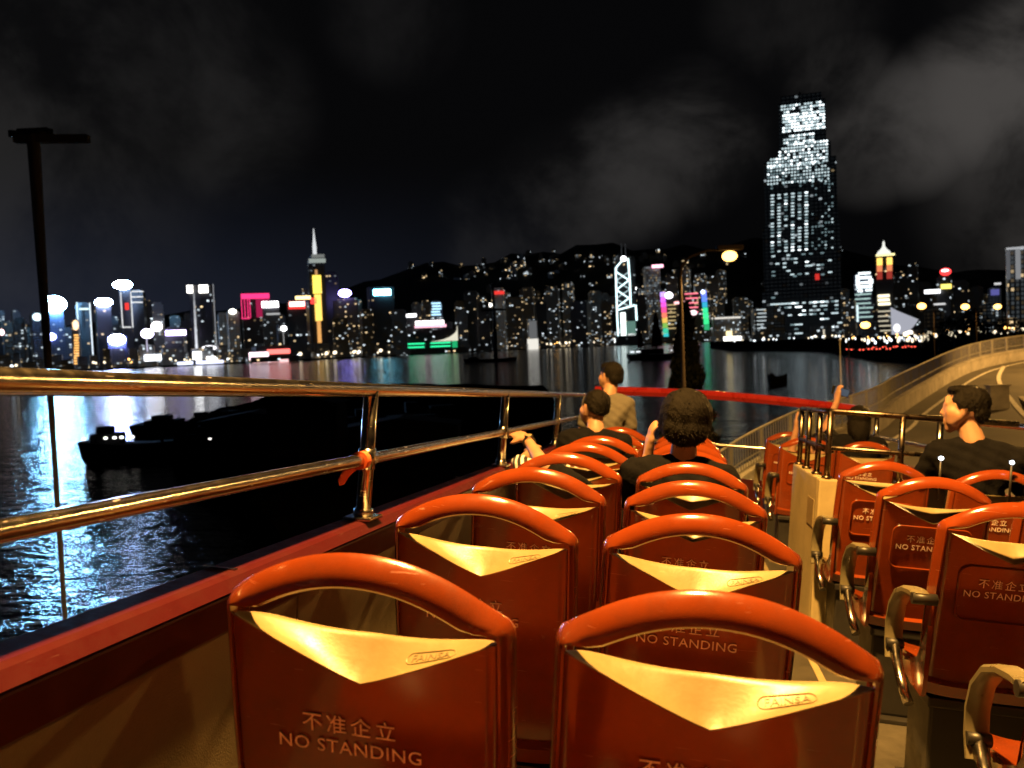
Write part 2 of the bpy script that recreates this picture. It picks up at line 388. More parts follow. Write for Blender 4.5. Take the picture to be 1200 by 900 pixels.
part_world('rail', bm, M_GALV, par)
bm = bmesh.new()
L = [LS[i]-norm2(i)*.2 for i in range(NL)]; acc = 0; nb = 0
for i in range(36, NL-1):
    seg = (L[i+1]-L[i]).length; s = -acc
    step = .16 if L[i].y < 60 else .35
    while s < seg:
        if s >= 0:
            q = L[i]+(L[i+1]-L[i])*(s/seg); z = road_z(q.x, q.y); r = .012 if nb % 12 else .035
            box(bm, q.x-r, q.x+r, q.y-r, q.y+r, z+.70, z+1.55); nb += 1
        s += step
    acc = seg - (s-step) if seg > (s-step) else 0
o = part_world('baluster', bm, M_GALV, par); o['kind'] = 'stuff'
# far kerb and an island nose in the road
strip('road_kerb', 13.5, 14.2, .13, M_CONC, segs=1)
bm = bmesh.new(); wall_strip(bm, 13.7, 14.0, .13, .95, 0, NL)
tag(done('roadside_barrier', bm, M_CONC), 'low concrete barrier along the far right edge of the road', 'barrier')
bm = bmesh.new()
isl = [at(u, 470, Y) for u, Y in ((1190, 40), (1206, 34), (1235, 30), (1280, 30), (1290, 40), (1225, 47), (1188, 47))]
zi = -3.3
prism(bm, [(p.x, p.y) for p in isl], zi-.6, zi+.06)
tag(done('traffic_island', bm, M_CONC), kind='structure')
bm = bmesh.new()
nose = spline([(p.x, p.y) for p in [at(u, 470, Y) for u, Y in ((1177, 52), (1171, 47), (1173, 43), (1180, 39.5), (1200, 33), (1230, 28))]], 6)
rows = []
for i in range(len(nose)):
    a = nose[max(0, i-1)]; b_ = nose[min(len(nose)-1, i+1)]; d = (b_-a).normalized(); n = Vector((d.y, -d.x))*.10
    rows.append([(nose[i].x-n.x, nose[i].y-n.y, road_z(*nose[i])+.03), (nose[i].x+n.x, nose[i].y+n.y, road_z(*nose[i])+.03)])
grid(bm, rows); tag(done('road_nose_line', bm, M_WHITE), kind='structure')
p0 = at(1169, 470, 35); t_ = empty('roadside_cabinet', Vector((p0.x, p0.y, road_z(p0.x, p0.y))), 'low grey roadside cabinet standing on the road beside the seated man', 'cabinet')
bm = bmesh.new(); box(bm, -.38, .38, -.2, .2, .05, .95, bev=.02); done('body', bm, M_CONC, t_)
bm = bmesh.new(); box(bm, -.43, .43, -.25, .25, .952, 1.0, bev=.01); done('lid', bm, M_CONC, t_)
bm = bmesh.new(); box(bm, -.35, .35, -.18, .18, 0, .048); done('plinth', bm, M_CONC, t_)

# ------------------------------------------------------------------ street lamps (all lit)
def street_lamp(foot, lamp, label, power=LAMP_W, group='sodium street lamps', big=1.0, cast=True):
    """foot and lamp are world points; mast, arm, head with glowing glass and the light it throws"""
    root = empty('street_lamp', foot, label, 'street lamp', group)
    f = Vector((0, 0, 0)); l = lamp-foot
    bm = bmesh.new(); tube(bm, [f, (0, 0, .4), (0, 0, .42), (0, 0, l.z-.5), (l.x*.03, l.y*.03, l.z-.2), (l.x*.2, l.y*.2, l.z+.02), (l.x*.55, l.y*.55, l.z+.16), (l.x*.86, l.y*.86, l.z+.17)],
         [.10, .10, .060, .045, .04, .035, .03, .03], 8); done('mast', bm, M_POLE, root)
    d = Vector((l.x, l.y, 0)).normalized(); ang = math.atan2(d.y, d.x)
    Mh = Matrix.Translation(l+Vector((0, 0, .14))) @ Matrix.Rotation(ang, 4, 'Z')
    bm = bmesh.new(); box(bm, -.34, .34, -.14, .14, .0, .13, M=Mh, bev=.05); done('lamp_head', bm, M_POLE, root)
    bm = bmesh.new(); bmesh.ops.create_uvsphere(bm, u_segments=16, v_segments=10, radius=1)
    for v in bm.verts: v.co = Mh @ Vector((v.co.x*.24*big, v.co.y*.20*big, -.006-.17*big+v.co.z*.165*big))
    done('lamp_glass', bm, M_LAMP, root, smooth=True)
    if cast:
        ld = bpy.data.lights.new('lamp light', 'SPOT'); ld.energy = power; ld.color = LAMP_COL; ld.shadow_soft_size = .16
        ld.spot_size = rad(165); ld.spot_blend = .35
        lo = bpy.data.objects.new('lamp light', ld); COL.objects.link(lo); lo.parent = root
        lo.location = Mh @ Vector((0, 0, -.34*big-.10))
    return root
def foot_on_road(i, off=-.2):
    q = LS[i]+norm2(i)*off; return Vector((q.x, q.y, road_z(q.x, q.y)+.69))
# the lamp that lights the deck stands just behind the camera
k0 = min(range(NL), key=lambda i: (LS[i]-Vector((-3.1, -2.6))).length)
ft = foot_on_road(k0); lampP = B(-.5, 2.1, 6.2)
street_lamp(ft, lampP, 'sodium street lamp standing behind the camera over the back rows', power=7600)
lp = at(855, 300, 22.0); fp = at(799.5, 400, 22.0); fp.z = road_z(fp.x, fp.y)+.6
street_lamp(fp, lp, 'glowing amber street lamp on the slim pole ahead of the bus, largest and highest', big=.80, power=2200)
for u, v, Y, lb in ((1080, 356, 140, 'leftmost of the three amber lamps beyond the road bend at right'), (1131, 357, 152, 'middle one of the three amber lamps beyond the road bend at right'),
                    (1169, 357, 166, 'rightmost of the three amber lamps beyond the road bend at right')):
    l = at(u, v, Y); street_lamp(Vector((l.x+2.2, l.y+.5, GZ)), l, lb, big=3.0, power=4000)
street_lamp(Vector((37, 43, road_z(37, 43)+.1)), Vector((33.5, 44.5, 5.2)), 'sodium street lamp inside the road bend outside the frame', power=15000)
l = at(1014, 378, 150); street_lamp(Vector((l.x-3, l.y, GZ)), l, 'single amber lamp low on the far shore below the twin lit towers', big=3.4, power=3000)
# unseen lamp added over the opposite lanes to light the cabinet and bus
street_lamp(Vector((14.2, 15, road_z(14.2, 15))), Vector((12.2, 15.4, 4.8)), 'unseen sodium lamp added across the opposite lanes outside the frame', power=8000)

bm = bmesh.new(); q = at(985.5, 452, 27.5); topz = at(985, 399, 27.5).z
tube(bm, [(0, 0, 0), (0, 0, topz-(-3.4))], .018, 8); box(bm, -.04, .04, -.02, .02, topz+3.4, topz+3.45)
tag(done('marker_pole', bm, M_GALV, M=Vector((q.x, q.y, -3.4))), 'thin pale pole rising straight above the raised phone', 'pole')

# tall dark mast at the left
mp0 = at(68, 600, 24); mt = at(46, 158, 24)
mast = empty('high_mast', Vector((mp0.x, mp0.y, SEA-.5)), 'tall unlit mast with a dark crossarm head in front of the harbour at far left', 'mast')
H = mt.z-(SEA-.5)
bm = bmesh.new(); tube(bm, [(0, 0, 0), (0, 0, H*.55), (0, 0, H)], [.06, .07, .17], 12); done('pole', bm, M_MAST, mast, smooth=True)
bm = bmesh.new(); box(bm, -1.15, .85, -.12, .12, H-.22, H-.02, M=Matrix.Rotation(rad(2), 4, 'Y')); done('crossarm', bm, M_MAST, mast)
bm = bmesh.new()
for i in range(5): tube(bm, [(-.5+.25*i-.06, 0, H-.02), (-.5+.25*i-.06, 0, H+.14)], .11, 8)
tube(bm, [(-.40, 0, H+.07), (.40, 0, H+.07)], .13, 8); done('floodlight', bm, M_DARK, mast)
bm = bmesh.new(); tube(bm, [(0, 0, 0), (0, 0, 1.3)], .6, 12); done('pile_cap', bm, M_CONC, mast)

# ------------------------------------------------------------------ the bus
bus = empty('open_top_bus', BUS, 'red open top double decker bus whose upper deck the camera stands on', 'bus')
def bus_part(name, bm, mats, parent=None, smooth=False): return done(name, bm, mats, parent or bus, smooth=smooth)
Y0, Y1 = -3.2, 10.2
bm = bmesh.new(); box(bm, -.96, 1.90, Y0, Y1-.2, -.06, 0); bus_part('deck_floor', bm, M_FLOOR)
bm = bmesh.new()
for xx in (.36, .74): box(bm, xx, xx+.035, Y0+.2, Y1-1.0, .003, .007)
bus_part('aisle_line', bm, M_YELLOW)
bm = bmesh.new(); box(bm, -.99, 1.93, Y0-.05, Y1, -2.45, -.065, bev=.04); bus_part('lower_body', bm, M_BUSRED)
for s in (-1, 1):                               # side walls: coaming, trim band, panel
    X = (lambda x: x) if s < 0 else (lambda x: .94-x)
    wl = None
    bm = bmesh.new()
    prof = [(-.905, .845), (-.925, .868), (-.94, .873), (-1.005, .873), (-1.02, .860), (-1.02, -.06), (-.985, -.06), (-.985, .835)]
    a = [[(X(x), y, z) for x, z in prof] for y in (Y0, 0.55, 1.55, 3, 5, 7, Y1)]
    grid(bm, a, close=True)
    for f in bm.faces: f.smooth = False
    wl = bus_part('side_wall', bm, M_COAM)
    bm = bmesh.new(); x0, x1 = sorted((X(-.983), X(-.918))); box(bm, x0, x1, Y0, Y1-.3, .752, .834, bev=.006); done('trim_band', bm, M_MAROON, wl)
    bm = bmesh.new(); x0, x1 = sorted((X(-.983), X(-.935)))
    for yy in [Y0+.02+1.06*i for i in range(12)]: box(bm, x0, x1, yy, yy+1.052, .0, .748, bev=.008)
    done('inner_panel', bm, M_TAN, wl)
    for yy in (1.78, 4.0, 6.2):
        bm = bmesh.new(); box(bm, *sorted((X(-1.0195), X(-.9395))), yy, yy+.012, .8735, .8755); done('coaming_joint', bm, M_STEEL, wl)
    # steel guard rail
    xr = X(-.955)
    bm = bmesh.new(); tube(bm, [(xr, y, 1.279) for y in (Y0, -1, 1, 3, 5, 7, 8.9)]+[(xr+.02*-s, 9.3, 1.25), (xr, 9.45, 1.0), (xr, 9.47, .87)], .0215, 14); gr = bus_part('guard_rail', bm, M_STEEL)
    bm = bmesh.new(); tube(bm, [(xr, y, 1.061) for y in (Y0, -1, 1, 3, 5, 7, 9.46)], .019, 14); done('middle_rail', bm, M_STEEL, gr)
    for yy in (-1.65, .48, 2.61, 4.76, 6.90, 9.0):
        bm = bmesh.new(); tube(bm, [(xr, yy, .873), (xr, yy, 1.278)], .0235, 14); po = done('post', bm, M_STEEL, gr)
        bm = bmesh.new(); box(bm, xr-.045, xr+.045, yy-.06, yy+.06, .874, .884, bev=.004); tube(bm, [(xr, yy, .885), (xr, yy, .905)], .031, 14); done('base_flange', bm, M_STEEL, po)
        bm = bmesh.new(); tube(bm, [(xr, yy-.045, 1.061), (xr, yy+.045, 1.061)], .0255, 14); tube(bm, [(xr, yy, 1.03), (xr, yy, 1.095)], .0275, 14); done('rail_clamp', bm, M_STEEL, po)
# ribbon tied on the rail
bm = bmesh.new()
tube(bm, [(-.955, 2.54, 1.061), (-.955, 2.575, 1.061)], .029, 12)
for k in range(3):
    grid(bm, [[(-.955-.02*k*.4-.008*i, 2.56-.02*i+.01*k, 1.075-.014*i+.012*k*math.sin(i)) for i in range(5)], [(-.955-.02*k*.4-.008*i, 2.575-.02*i+.01*k, 1.045-.012*i+.012*k*math.cos(i)) for i in range(5)]])
tag(done('ribbon', bm, pbr('orange ribbon', (.75, .12, .03), .6), M=BUS), 'small orange ribbon tied to the rail beside the nearest post', 'ribbon')
# front of the deck: windscreen with a red frame
fy = lambda x: Y1+.28*(1-((x-.47)/1.43)**2)
fz = lambda x: 1.35+.045*(1-((x-.3)/1.4)**2)
xs = [-.98+2.9*i/16 for i in range(17)]
bm = bmesh.new(); grid(bm, [[(x, fy(x)+dy, z) for x in xs] for z, dy in ((-.06, 0), (.42, 0))]); grid(bm, [[(x, fy(x)+.06, z) for x in xs] for z in (-.06, .42)])
grid(bm, [[(x, fy(x), .42) for x in xs], [(x, fy(x)+.06, .42) for x in xs]]); fwall = bus_part('front_wall', bm, M_MAROON)
bm = bmesh.new(); grid(bm, [[(x, fy(x)+.03, .42+(fz(x)-.05-.42)*k/4) for x in xs] for k in range(5)]); g_ = bus_part('windscreen', bm, M_GLASS, smooth=True)
bm = bmesh.new()
rows = []
for x in xs:
    y, z = fy(x), fz(x); rows.append([(x, y-.04, z-.075), (x, y-.07, z-.03), (x, y-.03, z+.025), (x, y+.04, z+.03), (x, y+.09, z-.01), (x, y+.09, z-.075)])
grid(bm, rows, close=True); bus_part('windscreen_top_frame', bm, M_BUSRED, smooth=True)
for x in (-.98, 1.92):
    bm = bmesh.new(); box(bm, x-.045, x+.045, fy(x)-.03, fy(x)+.07, .40, fz(x)-.02, bev=.012); bus_part('windscreen_post', bm, M_BUSRED)
bm = bmesh.new(); tube(bm, [(x, fy(x)-.12, .80) for x in xs], .02, 10); bus_part('front_grab_rail', bm, M_STEEL)

M_STEEL_SHADE = pbr('steel with painted shade', (.16, .13, .10), .30, metal=1, var=.2, vscale=20)  # rail steel in a darker colour, standing in for weaker light
# stairwell enclosure on the right
st = empty('stairwell_enclosure', BUS @ Matrix.Translation((.80, 5.16, 0)), 'cream boxed stairwell panel with chrome rails beside the aisle', 'stairwell')
bm = bmesh.new(); box(bm, 0, .86, 0, .05, 0, .915, bev=.012); done('rear_panel', bm, M_YELLOW, st)
bm = bmesh.new(); box(bm, 0, .05, .053, 1.15, 0, .915, bev=.012); sp = done('aisle_panel', bm, M_YELLOW, st)
bm = bmesh.new(); box(bm, -.004, .001, .12, .36, .62, .78, bev=.002); done('blank_plate', bm, M_CREAM, sp)
bm = bmesh.new()
tube(bm, [(.03, 1.1, 1.297), (.03, .08, 1.297), (.06, .03, 1.297), (1.02, .03, 1.295)], .017, 10); hr = done('handrail', bm, M_STEEL_SHADE, st)
bm = bmesh.new(); tube(bm, [(.03, 1.1, 1.09), (.03, .08, 1.09), (.06, .03, 1.09), (1.02, .03, 1.09)], .014, 10); done('middle_bar', bm, M_STEEL_SHADE, hr)
for x, y in ((.03, 1.08), (.03, .72), (.03, .30), (.045, .03), (.43, .03)):
    bm = bmesh.new(); tube(bm, [(x, y, .90), (x, y, 1.297)], .017, 10); po = done('post', bm, M_STEEL_SHADE, hr)
    bm = bmesh.new(); tube(bm, [(x, y, .916), (x, y, .93)], .03, 10); done('post_foot', bm, M_STEEL_SHADE, po)

# ------------------------------------------------------------------ seats
HW = .22
def y_rec(z): return (.985-z)*.27
def text_mesh(body, size, spacing=1.0):
    cu = bpy.data.curves.new('lettering', 'FONT'); cu.body = body; cu.size = size; cu.align_x = 'CENTER'; cu.extrude = .0006; cu.resolution_u = 3; cu.space_character = spacing
    ob = bpy.data.objects.new('lettering', cu); COL.objects.link(ob)
    dg = bpy.context.evaluated_depsgraph_get(); me = bpy.data.meshes.new_from_object(ob.evaluated_get(dg))
    bpy.data.objects.remove(ob); bpy.data.curves.remove(cu); return me
def arch(x): return .985+.083*(1-(abs(x)/HW)**2.05)
def make_seat(kind):
    """kind: plain, aisle (armrest and recessed panel)"""
    t = empty('bus_seat', Matrix.Identity(4), 'seat', 'seat', 'red moulded bus seats')
    # frame: inverted U with the arched grab handle
    path = [(-HW+.006, .43), (-HW-.004, .60), (-HW-.006, .78), (-HW-.004, .90), (-HW-.003, .955), (-HW-.001, .974)]
    n = 22
    arcp = [(-HW+.008+(2*HW-.016)*i/n, 0) for i in range(n+1)]
    path += [(x, arch(x)-.002) for x, _ in arcp] + [(-x, z) for x, z in reversed(path)]
    cs = [(-.034, .022), (-.0465, -.004), (-.043, -.0095), (-.034, -.0098), (-.023, -.0055), (-.013, .0015), (-.005, .0095), (-.0012, .0155), (0, .0185), (-.002, .0225), (-.010, .031), (-.025, .036), (-.034, .033)]
    bm = bmesh.new(); rows = []
    for i, (x, z) in enumerate(path):
        a = Vector(path[max(0, i-1)]); b = Vector(path[min(len(path)-1, i+1)]); d = (b-a).normalized()
        nx, nz = -d.y, d.x                       # outward
        # sides are slimmer and deeper than the handle
        k = smooth(.97, 1.02, z)
        rows.append([(x+nx*(c*(.45+.55*k)), y_rec(z)+yy*(1.0+.6*(1-k))+.012*(1-k), z+nz*(c*(.45+.55*k))) for c, yy in cs])
    V = grid(bm, rows, close=True)
    for r in (V[0], V[-1]): bm.faces.new(r)
    fr = done('back_frame', bm, M_RED, t, smooth=True)
    # rear panel below the V
    zt = lambda x: .871+.086*min(1, abs(x)/.2)**1.12+.018*smooth(.204, .217, abs(x))
    bm = bmesh.new(); N = 28; R_ = 14; rows = []
    for j in range(R_+1):
        r = []
        for i in range(N+1):
            s = math.sin((-1+2*i/N)*math.pi/2)**1 if False else -1+2*i/N; s = s*(1.25-.25*abs(s)); x = s*.2195; top = zt(x); z = top+(.43-top)*j/R_
            e = abs(s)
            bulge = -.006-.006*(1-e**2.5) + .034*max(0, (e-.90)/.10)**2.2
            r.append((x, y_rec(z)+.004+bulge, z))
        rows.append(r)
    grid(bm, rows); done('back_panel', bm, M_RED, t, smooth=True)
    # cream scoop under the opening
    lipz = lambda x: .928+.024*(abs(x)/.2)**2.2
    def scoop(x, pz, py, off=0):
        q_ = abs(x)/.208; a0 = zt(x)-.002; b0 = max(lipz(x), a0-.004)
        w_ = 1-min(1, q_)**10
        ya = y_rec(a0)-.002-.006*(1-min(1, q_)**2.5)-.0012; yb = ya+.008+.044*w_
        return Vector((x, ya+(yb-ya)*py, a0+(b0-a0)*pz+off*w_-.005*math.sin(math.pi*min(1, max(0, pz)))*w_))
    prof = [(0, -.003, 0), (.0, .002, .002), (.25, .22, 0), (.5, .46, 0), (.75, .73, 0), (.92, .93, 0), (1.0, 1.03, .0), (1.03, 1.12, 0), (1.0, 1.25, 0), (.9, 1.32, 0), (.5, 1.36, 0)]
    bm = bmesh.new(); grid(bm, [[scoop(.208*(lambda q: q*(1.3-.3*abs(q)))(-1+2*i/N), *p_) for i in range(N+1)] for p_ in prof])
    cr = done('cream_scoop', bm, M_CREAM, t, smooth=True)
    # maker's badge, embossed on the right half of the scoop
    def emboss(u, v, h):
        x = .100+u; L_ = (scoop(x, 1, 1)-scoop(x, 0, 0)).length; k = .52+v/L_
        c = scoop(x, k, k); d = scoop(x, k+.05, k+.05)-scoop(x, k-.05, k-.05); e_ = scoop(x+.004, k, k)-scoop(x-.004, k, k)
        return c+e_.cross(d).normalized()*h
    ring = []
    for k in range(28):
        a_ = 2*math.pi*k/28; ring.append(emboss(math.copysign(.027, math.cos(a_))+.0105*math.cos(a_), .0105*math.sin(a_), .0010))
    bm = bmesh.new(); tube(bm, ring, .0011, 6, closed=True); bd = done('badge_rim', bm, M_BADGE, cr, smooth=True)
    me = text_mesh('FAINSA', .0185, .98)
    for v_ in me.vertices: v_.co = emboss(v_.co.x, v_.co.y-.0060, .0012+max(0, v_.co.z)*1.2)
    mesh_obj('badge_lettering', me, M_BADGE_SHADE, bd)
    # warning lettering on the back
    def on_back(me, x, z, lift=.0150):
        M_ = Matrix.Translation((x, y_rec(z)-lift+.004, z)) @ Matrix.Rotation(rad(90)+.264, 4, 'X'); me.transform(M_); return me
    tx = -.02
    me = on_back(text_mesh('不准企立', .0335, 1.30), tx, .787)
    l1 = mesh_obj('warning_lettering', me, M_TXT, t)
    me = on_back(text_mesh('NO STANDING', .0315, 1.07), tx, .752); mesh_obj('english_line', me, M_TXT, l1)
    # front of the backrest, seat pan, pedestal
    bm = bmesh.new(); rows = []
    for j in range(9):
        z = .895-.44*j/8; rows.append([(x, y_rec(z)+.098+.02*(abs(x)/.2)**2.5-.012*math.cos(x*7), z) for x in [-.2+.4*i/12 for i in range(13)]])
    V = grid(bm, rows); done('backrest_front', bm, M_RED, t, smooth=True)
    bm = bmesh.new(); rows = []
    sec = [(.16, .47), (.20, .452), (.30, .445), (.42, .450), (.50, .462), (.535, .452), (.545, .43), (.52, .405), (.30, .395), (.14, .40), (.12, .44)]
    for i in range(13):
        x = -.205+.41*i/12; e = abs(x)/.205; up = .022*e**4
        rows.append([(x, y, z+(up if z > .44 else up*.5)) for y, z in sec])
    V = grid(bm, rows, close=True)
    for r in (V[0], V[-1]): bm.faces.new(r)
    for sx in (-1, 1):                         # side wings that carry the shell round into the pan
        wing = [(.085, .64), (.115, .60), (.19, .51), (.30, .468), (.40, .462), (.40, .435), (.26, .405), (.12, .40), (.10, .43)]
        A_ = [bm.verts.new((sx*.207, y, z)) for y, z in wing]; B_ = [bm.verts.new((sx*.221, y, z)) for y, z in wing]
        bm.faces.new(A_); bm.faces.new(B_[::-1])
        for i in range(len(wing)): bm.faces.new((A_[i], B_[i], B_[(i+1) % len(wing)], A_[(i+1) % len(wing)]))
    done('seat_pan', bm, M_RED, t, smooth=True)
    bm = bmesh.new(); box(bm, -.19, .19, .14, .48, .36, .393, bev=.006); box(bm, -.175, .175, .17, .44, .02, .359, bev=.01); box(bm, -.19, .19, .12, .50, .0, .019, bev=.004)
    done('pedestal', bm, M_DARK, t)
    if kind == 'aisle':
        bm = bmesh.new(); ring = []
        x0, x1, z0, z1, r_ = -.150, .150, .672, .852, .03
        for (cx_, cz_, a0) in ((x1-r_, z1-r_, 0), (x0+r_, z1-r_, 90), (x0+r_, z0+r_, 180), (x1-r_, z0+r_, 270)):
            for k in range(6):
                a = rad(a0+18*k); ring.append((cx_+r_*math.cos(a), cz_+r_*math.sin(a)))
        tube(bm, [(x, y_rec(z)-.0125, z) for x, z in ring], .0042, 6, closed=True)
        done('recess_rim', bm, M_RED, t, smooth=True)
        bm = bmesh.new(); xa = -HW-.034
        pth = [(.04, .735), (.10, .738), (.19, .728), (.28, .700), (.345, .645), (.372, .575), (.368, .510), (.345, .455)]
        rows = []
        for i, (y, z) in enumerate(pth):
            a = Vector(pth[max(0, i-1)]); b = Vector(pth[min(len(pth)-1, i+1)]); d = (b-a).normalized(); ny, nz = -d.y, d.x
            hw_, th = .029, .014
            rows.append([(xa+sx*hw_*kx, y+ny*th*ky, z+nz*th*ky) for sx, kx, ky in ((-1, 1, -.4), (-1, 1, .5), (-1, .7, 1), (1, .7, 1), (1, 1, .5), (1, 1, -.4), (1, .6, -1), (-1, .6, -1))])
        V = grid(bm, rows, close=True)
        for r in (V[0], V[-1]): bm.faces.new(r)
        ar = done('armrest', bm, M_GREYP, t, smooth=True)
        bm = bmesh.new(); tube(bm, [(xa, .355, .50), (xa+.006, .25, .40), (xa+.02, .20, .345)], [.020, .017, .019], 8); done('armrest_strut', bm, M_STEEL, ar)
        bm = bmesh.new(); tube(bm, [(xa-.03, .05, .730), (xa+.045, .05, .730)], .019, 10); done('pivot', bm, M_DARK, ar)
        bm = bmesh.new(); tube(bm, [(xa-.028, .352, .505), (xa+.03, .352, .505)], .017, 10); done('pivot', bm, M_DARK, ar)
    return t
proto = {k: make_seat(k) for k in ('plain', 'aisle')}
used = set()
ORD = ['first', 'second', 'third', 'fourth', 'fifth', 'sixth', 'seventh', 'eighth', 'ninth', 'tenth']
def place_seat(kind, x, y, label, dz=0, rz=0, group=None):
    o = proto[kind] if kind not in used else copy_tree(proto[kind]); used.add(kind)
    o.matrix_world = BUS @ Matrix.Translation((x, y, dz)) @ Matrix.Rotation(rz, 4, 'Z')
    o['label'] = label; o['category'] = 'seat'; o['group'] = group or 'red moulded bus seats'
    return o
P = .7835
for k in range(8):
    place_seat('plain', -.432, 1.193+P*k, 'red seat, %s from the camera in the column along the harbour rail' % ORD[k])
for k in range(8):
    place_seat('plain', .069, 1.199+P*k, 'red seat, %s from the camera in the middle column beside the aisle' % ORD[k], rz=rad(0))
place_seat('plain', -.432, 1.193-P, 'red seat just behind the camera on the harbour side'); place_seat('plain', .069, 1.199-P, 'red seat just behind the camera next to the aisle')
for k, y in enumerate((2.05, 2.93, 3.81, 4.70)):
    place_seat('aisle', 1.05, y, ['red bus seat with grey armrest, cut off at the bottom right corner', 'red bus seat with grey armrest, nearest whole one across the aisle', 'red bus seat with grey armrest between two like it across the aisle',
                                  'red bus seat with grey armrest right behind the cream stairwell panel'][k])
    place_seat('plain', 1.585, y, ['red window seat at the far right edge, hidden nearest row', 'red window seat at the far right edge, second row', 'red window seat cut by the right edge behind the man in black', 'red window seat whose handle crosses the back of the man in black'][k])
place_seat('aisle', 1.05, 7.40, 'red bus seat with armrest just beyond the stairwell rails'); place_seat('aisle', 1.05, 8.55, 'red bus seat with armrest beyond the stairwell, farthest one beside the aisle')
place_seat('plain', 1.50, 7.40, 'red bus seat behind the dark haired person raising a phone'); place_seat('plain', 1.50, 8.55, 'red bus seat farthest forward by the right hand wall')

# ------------------------------------------------------------------ people
def ball(bm, c, r, seg=12):
    rr = r if isinstance(r, (tuple, list)) else (r, r, r)
    res = bmesh.ops.create_uvsphere(bm, u_segments=seg, v_segments=max(6, seg*2//3), radius=1)
    for v in res['verts']: v.co = Vector((c[0]+v.co.x*rr[0], c[1]+v.co.y*rr[1], c[2]+v.co.z*rr[2]))
    return res['verts']
def hull(bm, *cr):
    """convex hull of balls: one tapered limb or a torso block"""
    tmp = bmesh.new()
    for c, r in cr: ball(tmp, c, r, 12)
    bmesh.ops.convex_hull(tmp, input=tmp.verts[:])
    me = bpy.data.meshes.new('tmp'); 
    for v in [v for v in tmp.verts if not v.link_faces]: tmp.verts.remove(v)
    tmp.to_mesh(me); tmp.free(); bm.from_mesh(me); bpy.data.meshes.remove(me)
def remesh(bm, voxel, sm=2):
    me = bpy.data.meshes.new('tmp'); bm.to_mesh(me); bm.free(); o = bpy.data.objects.new('tmp', me); COL.objects.link(o)
    md = o.modifiers.new('r', 'REMESH'); md.mode = 'VOXEL'; md.voxel_size = voxel; md.use_smooth_shade = True
    s = o.modifiers.new('s', 'SMOOTH'); s.factor = .5; s.iterations = sm
    out = bpy.data.meshes.new_from_object(o.evaluated_get(bpy.context.evaluated_depsgraph_get()))
    bpy.data.objects.remove(o); bpy.data.meshes.remove(me); return out
def head_parts(bm, Mh):
    """a head about .24 tall round the origin, facing +y, with brow, nose, mouth, chin, ears"""
    t = bmesh.new()
    ball(t, (0, -.012, .025), (.074, .094, .092), 20)
    hull(t, ((0, .035, -.045), .052), ((0, .058, -.092), .024), ((.028, .035, -.070), .026), ((-.028, .035, -.070), .026), ((0, .06, .02), .036))
    hull(t, ((0, .080, .022), .010), ((0, .100, -.020), .0095), ((0, .082, -.026), .012)); hull(t, ((.011, .088, -.024), .008), ((-.011, .088, -.024), .008))
    hull(t, ((-.030, .074, .030), .011), ((.030, .074, .030), .011), ((0, .066, .055), .022))
    hull(t, ((-.014, .082, -.052), .0070), ((.014, .082, -.052), .0070), ((0, .070, -.052), .02)); hull(t, ((-.012, .081, -.063), .0075), ((.012, .081, -.063), .0075), ((0, .070, -.063), .02))
    for s in (-1, 1):
        ball(t, (s*.030, .066, .008), .013, 8)
        hull(t, ((s*.076, -.006, .020), (.008, .016, .016)), ((s*.074, .0, -.018), (.008, .011, .012)))
        hull(t, ((s*.040, .048, -.012), .034), ((s*.030, .045, -.055), .032), ((s*.056, .01, -.03), .022))
    for v in t.verts: v.co = Mh @ v.co
    me = bpy.data.meshes.new('tmp'); t.to_mesh(me); t.free(); bm.from_mesh(me); bpy.data.meshes.remove(me)
def hand(bm, wrist, dirv, palmn, curl=.7, s=1.0):
    d = Vector(dirv).normalized(); n = Vector(palmn); n = (n-d*n.dot(d)).normalized(); x = d.cross(n)
    wv = Vector(wrist)
    hull(bm, (wv, .024*s), (wv+d*.085*s+x*.028*s, .014*s), (wv+d*.085*s-x*.028*s, .014*s), (wv+d*.04*s+x*.026*s, .015*s))
    for k, ln in ((-1.5, .060), (-.5, .074), (.5, .080), (1.5, .070)):
        p = wv+d*.085*s+x*k*.0195*s; a = 0
        for seg in range(3):
            q = p+(d*math.cos(a)+n*math.sin(a))*ln*s*(.45, .32, .25)[seg]; hull(bm, (p, .0092*s), (q, .0082*s)); p = q; a += curl
    p = wv+d*.030*s+x*.026*s; q = p+(d*.6+x*.7+n*.35).normalized()*.042*s; hull(bm, (p, .013*s), (q, .0105*s)); hull(bm, (q, .0105*s), (q+(d*.9+n*.4).normalized()*.03*s, .009*s))
def ripple(me, fn):
    ns = [v.normal.copy() for v in me.vertices]
    for v, n in zip(me.vertices, ns): v.co += n*fn(v.co)
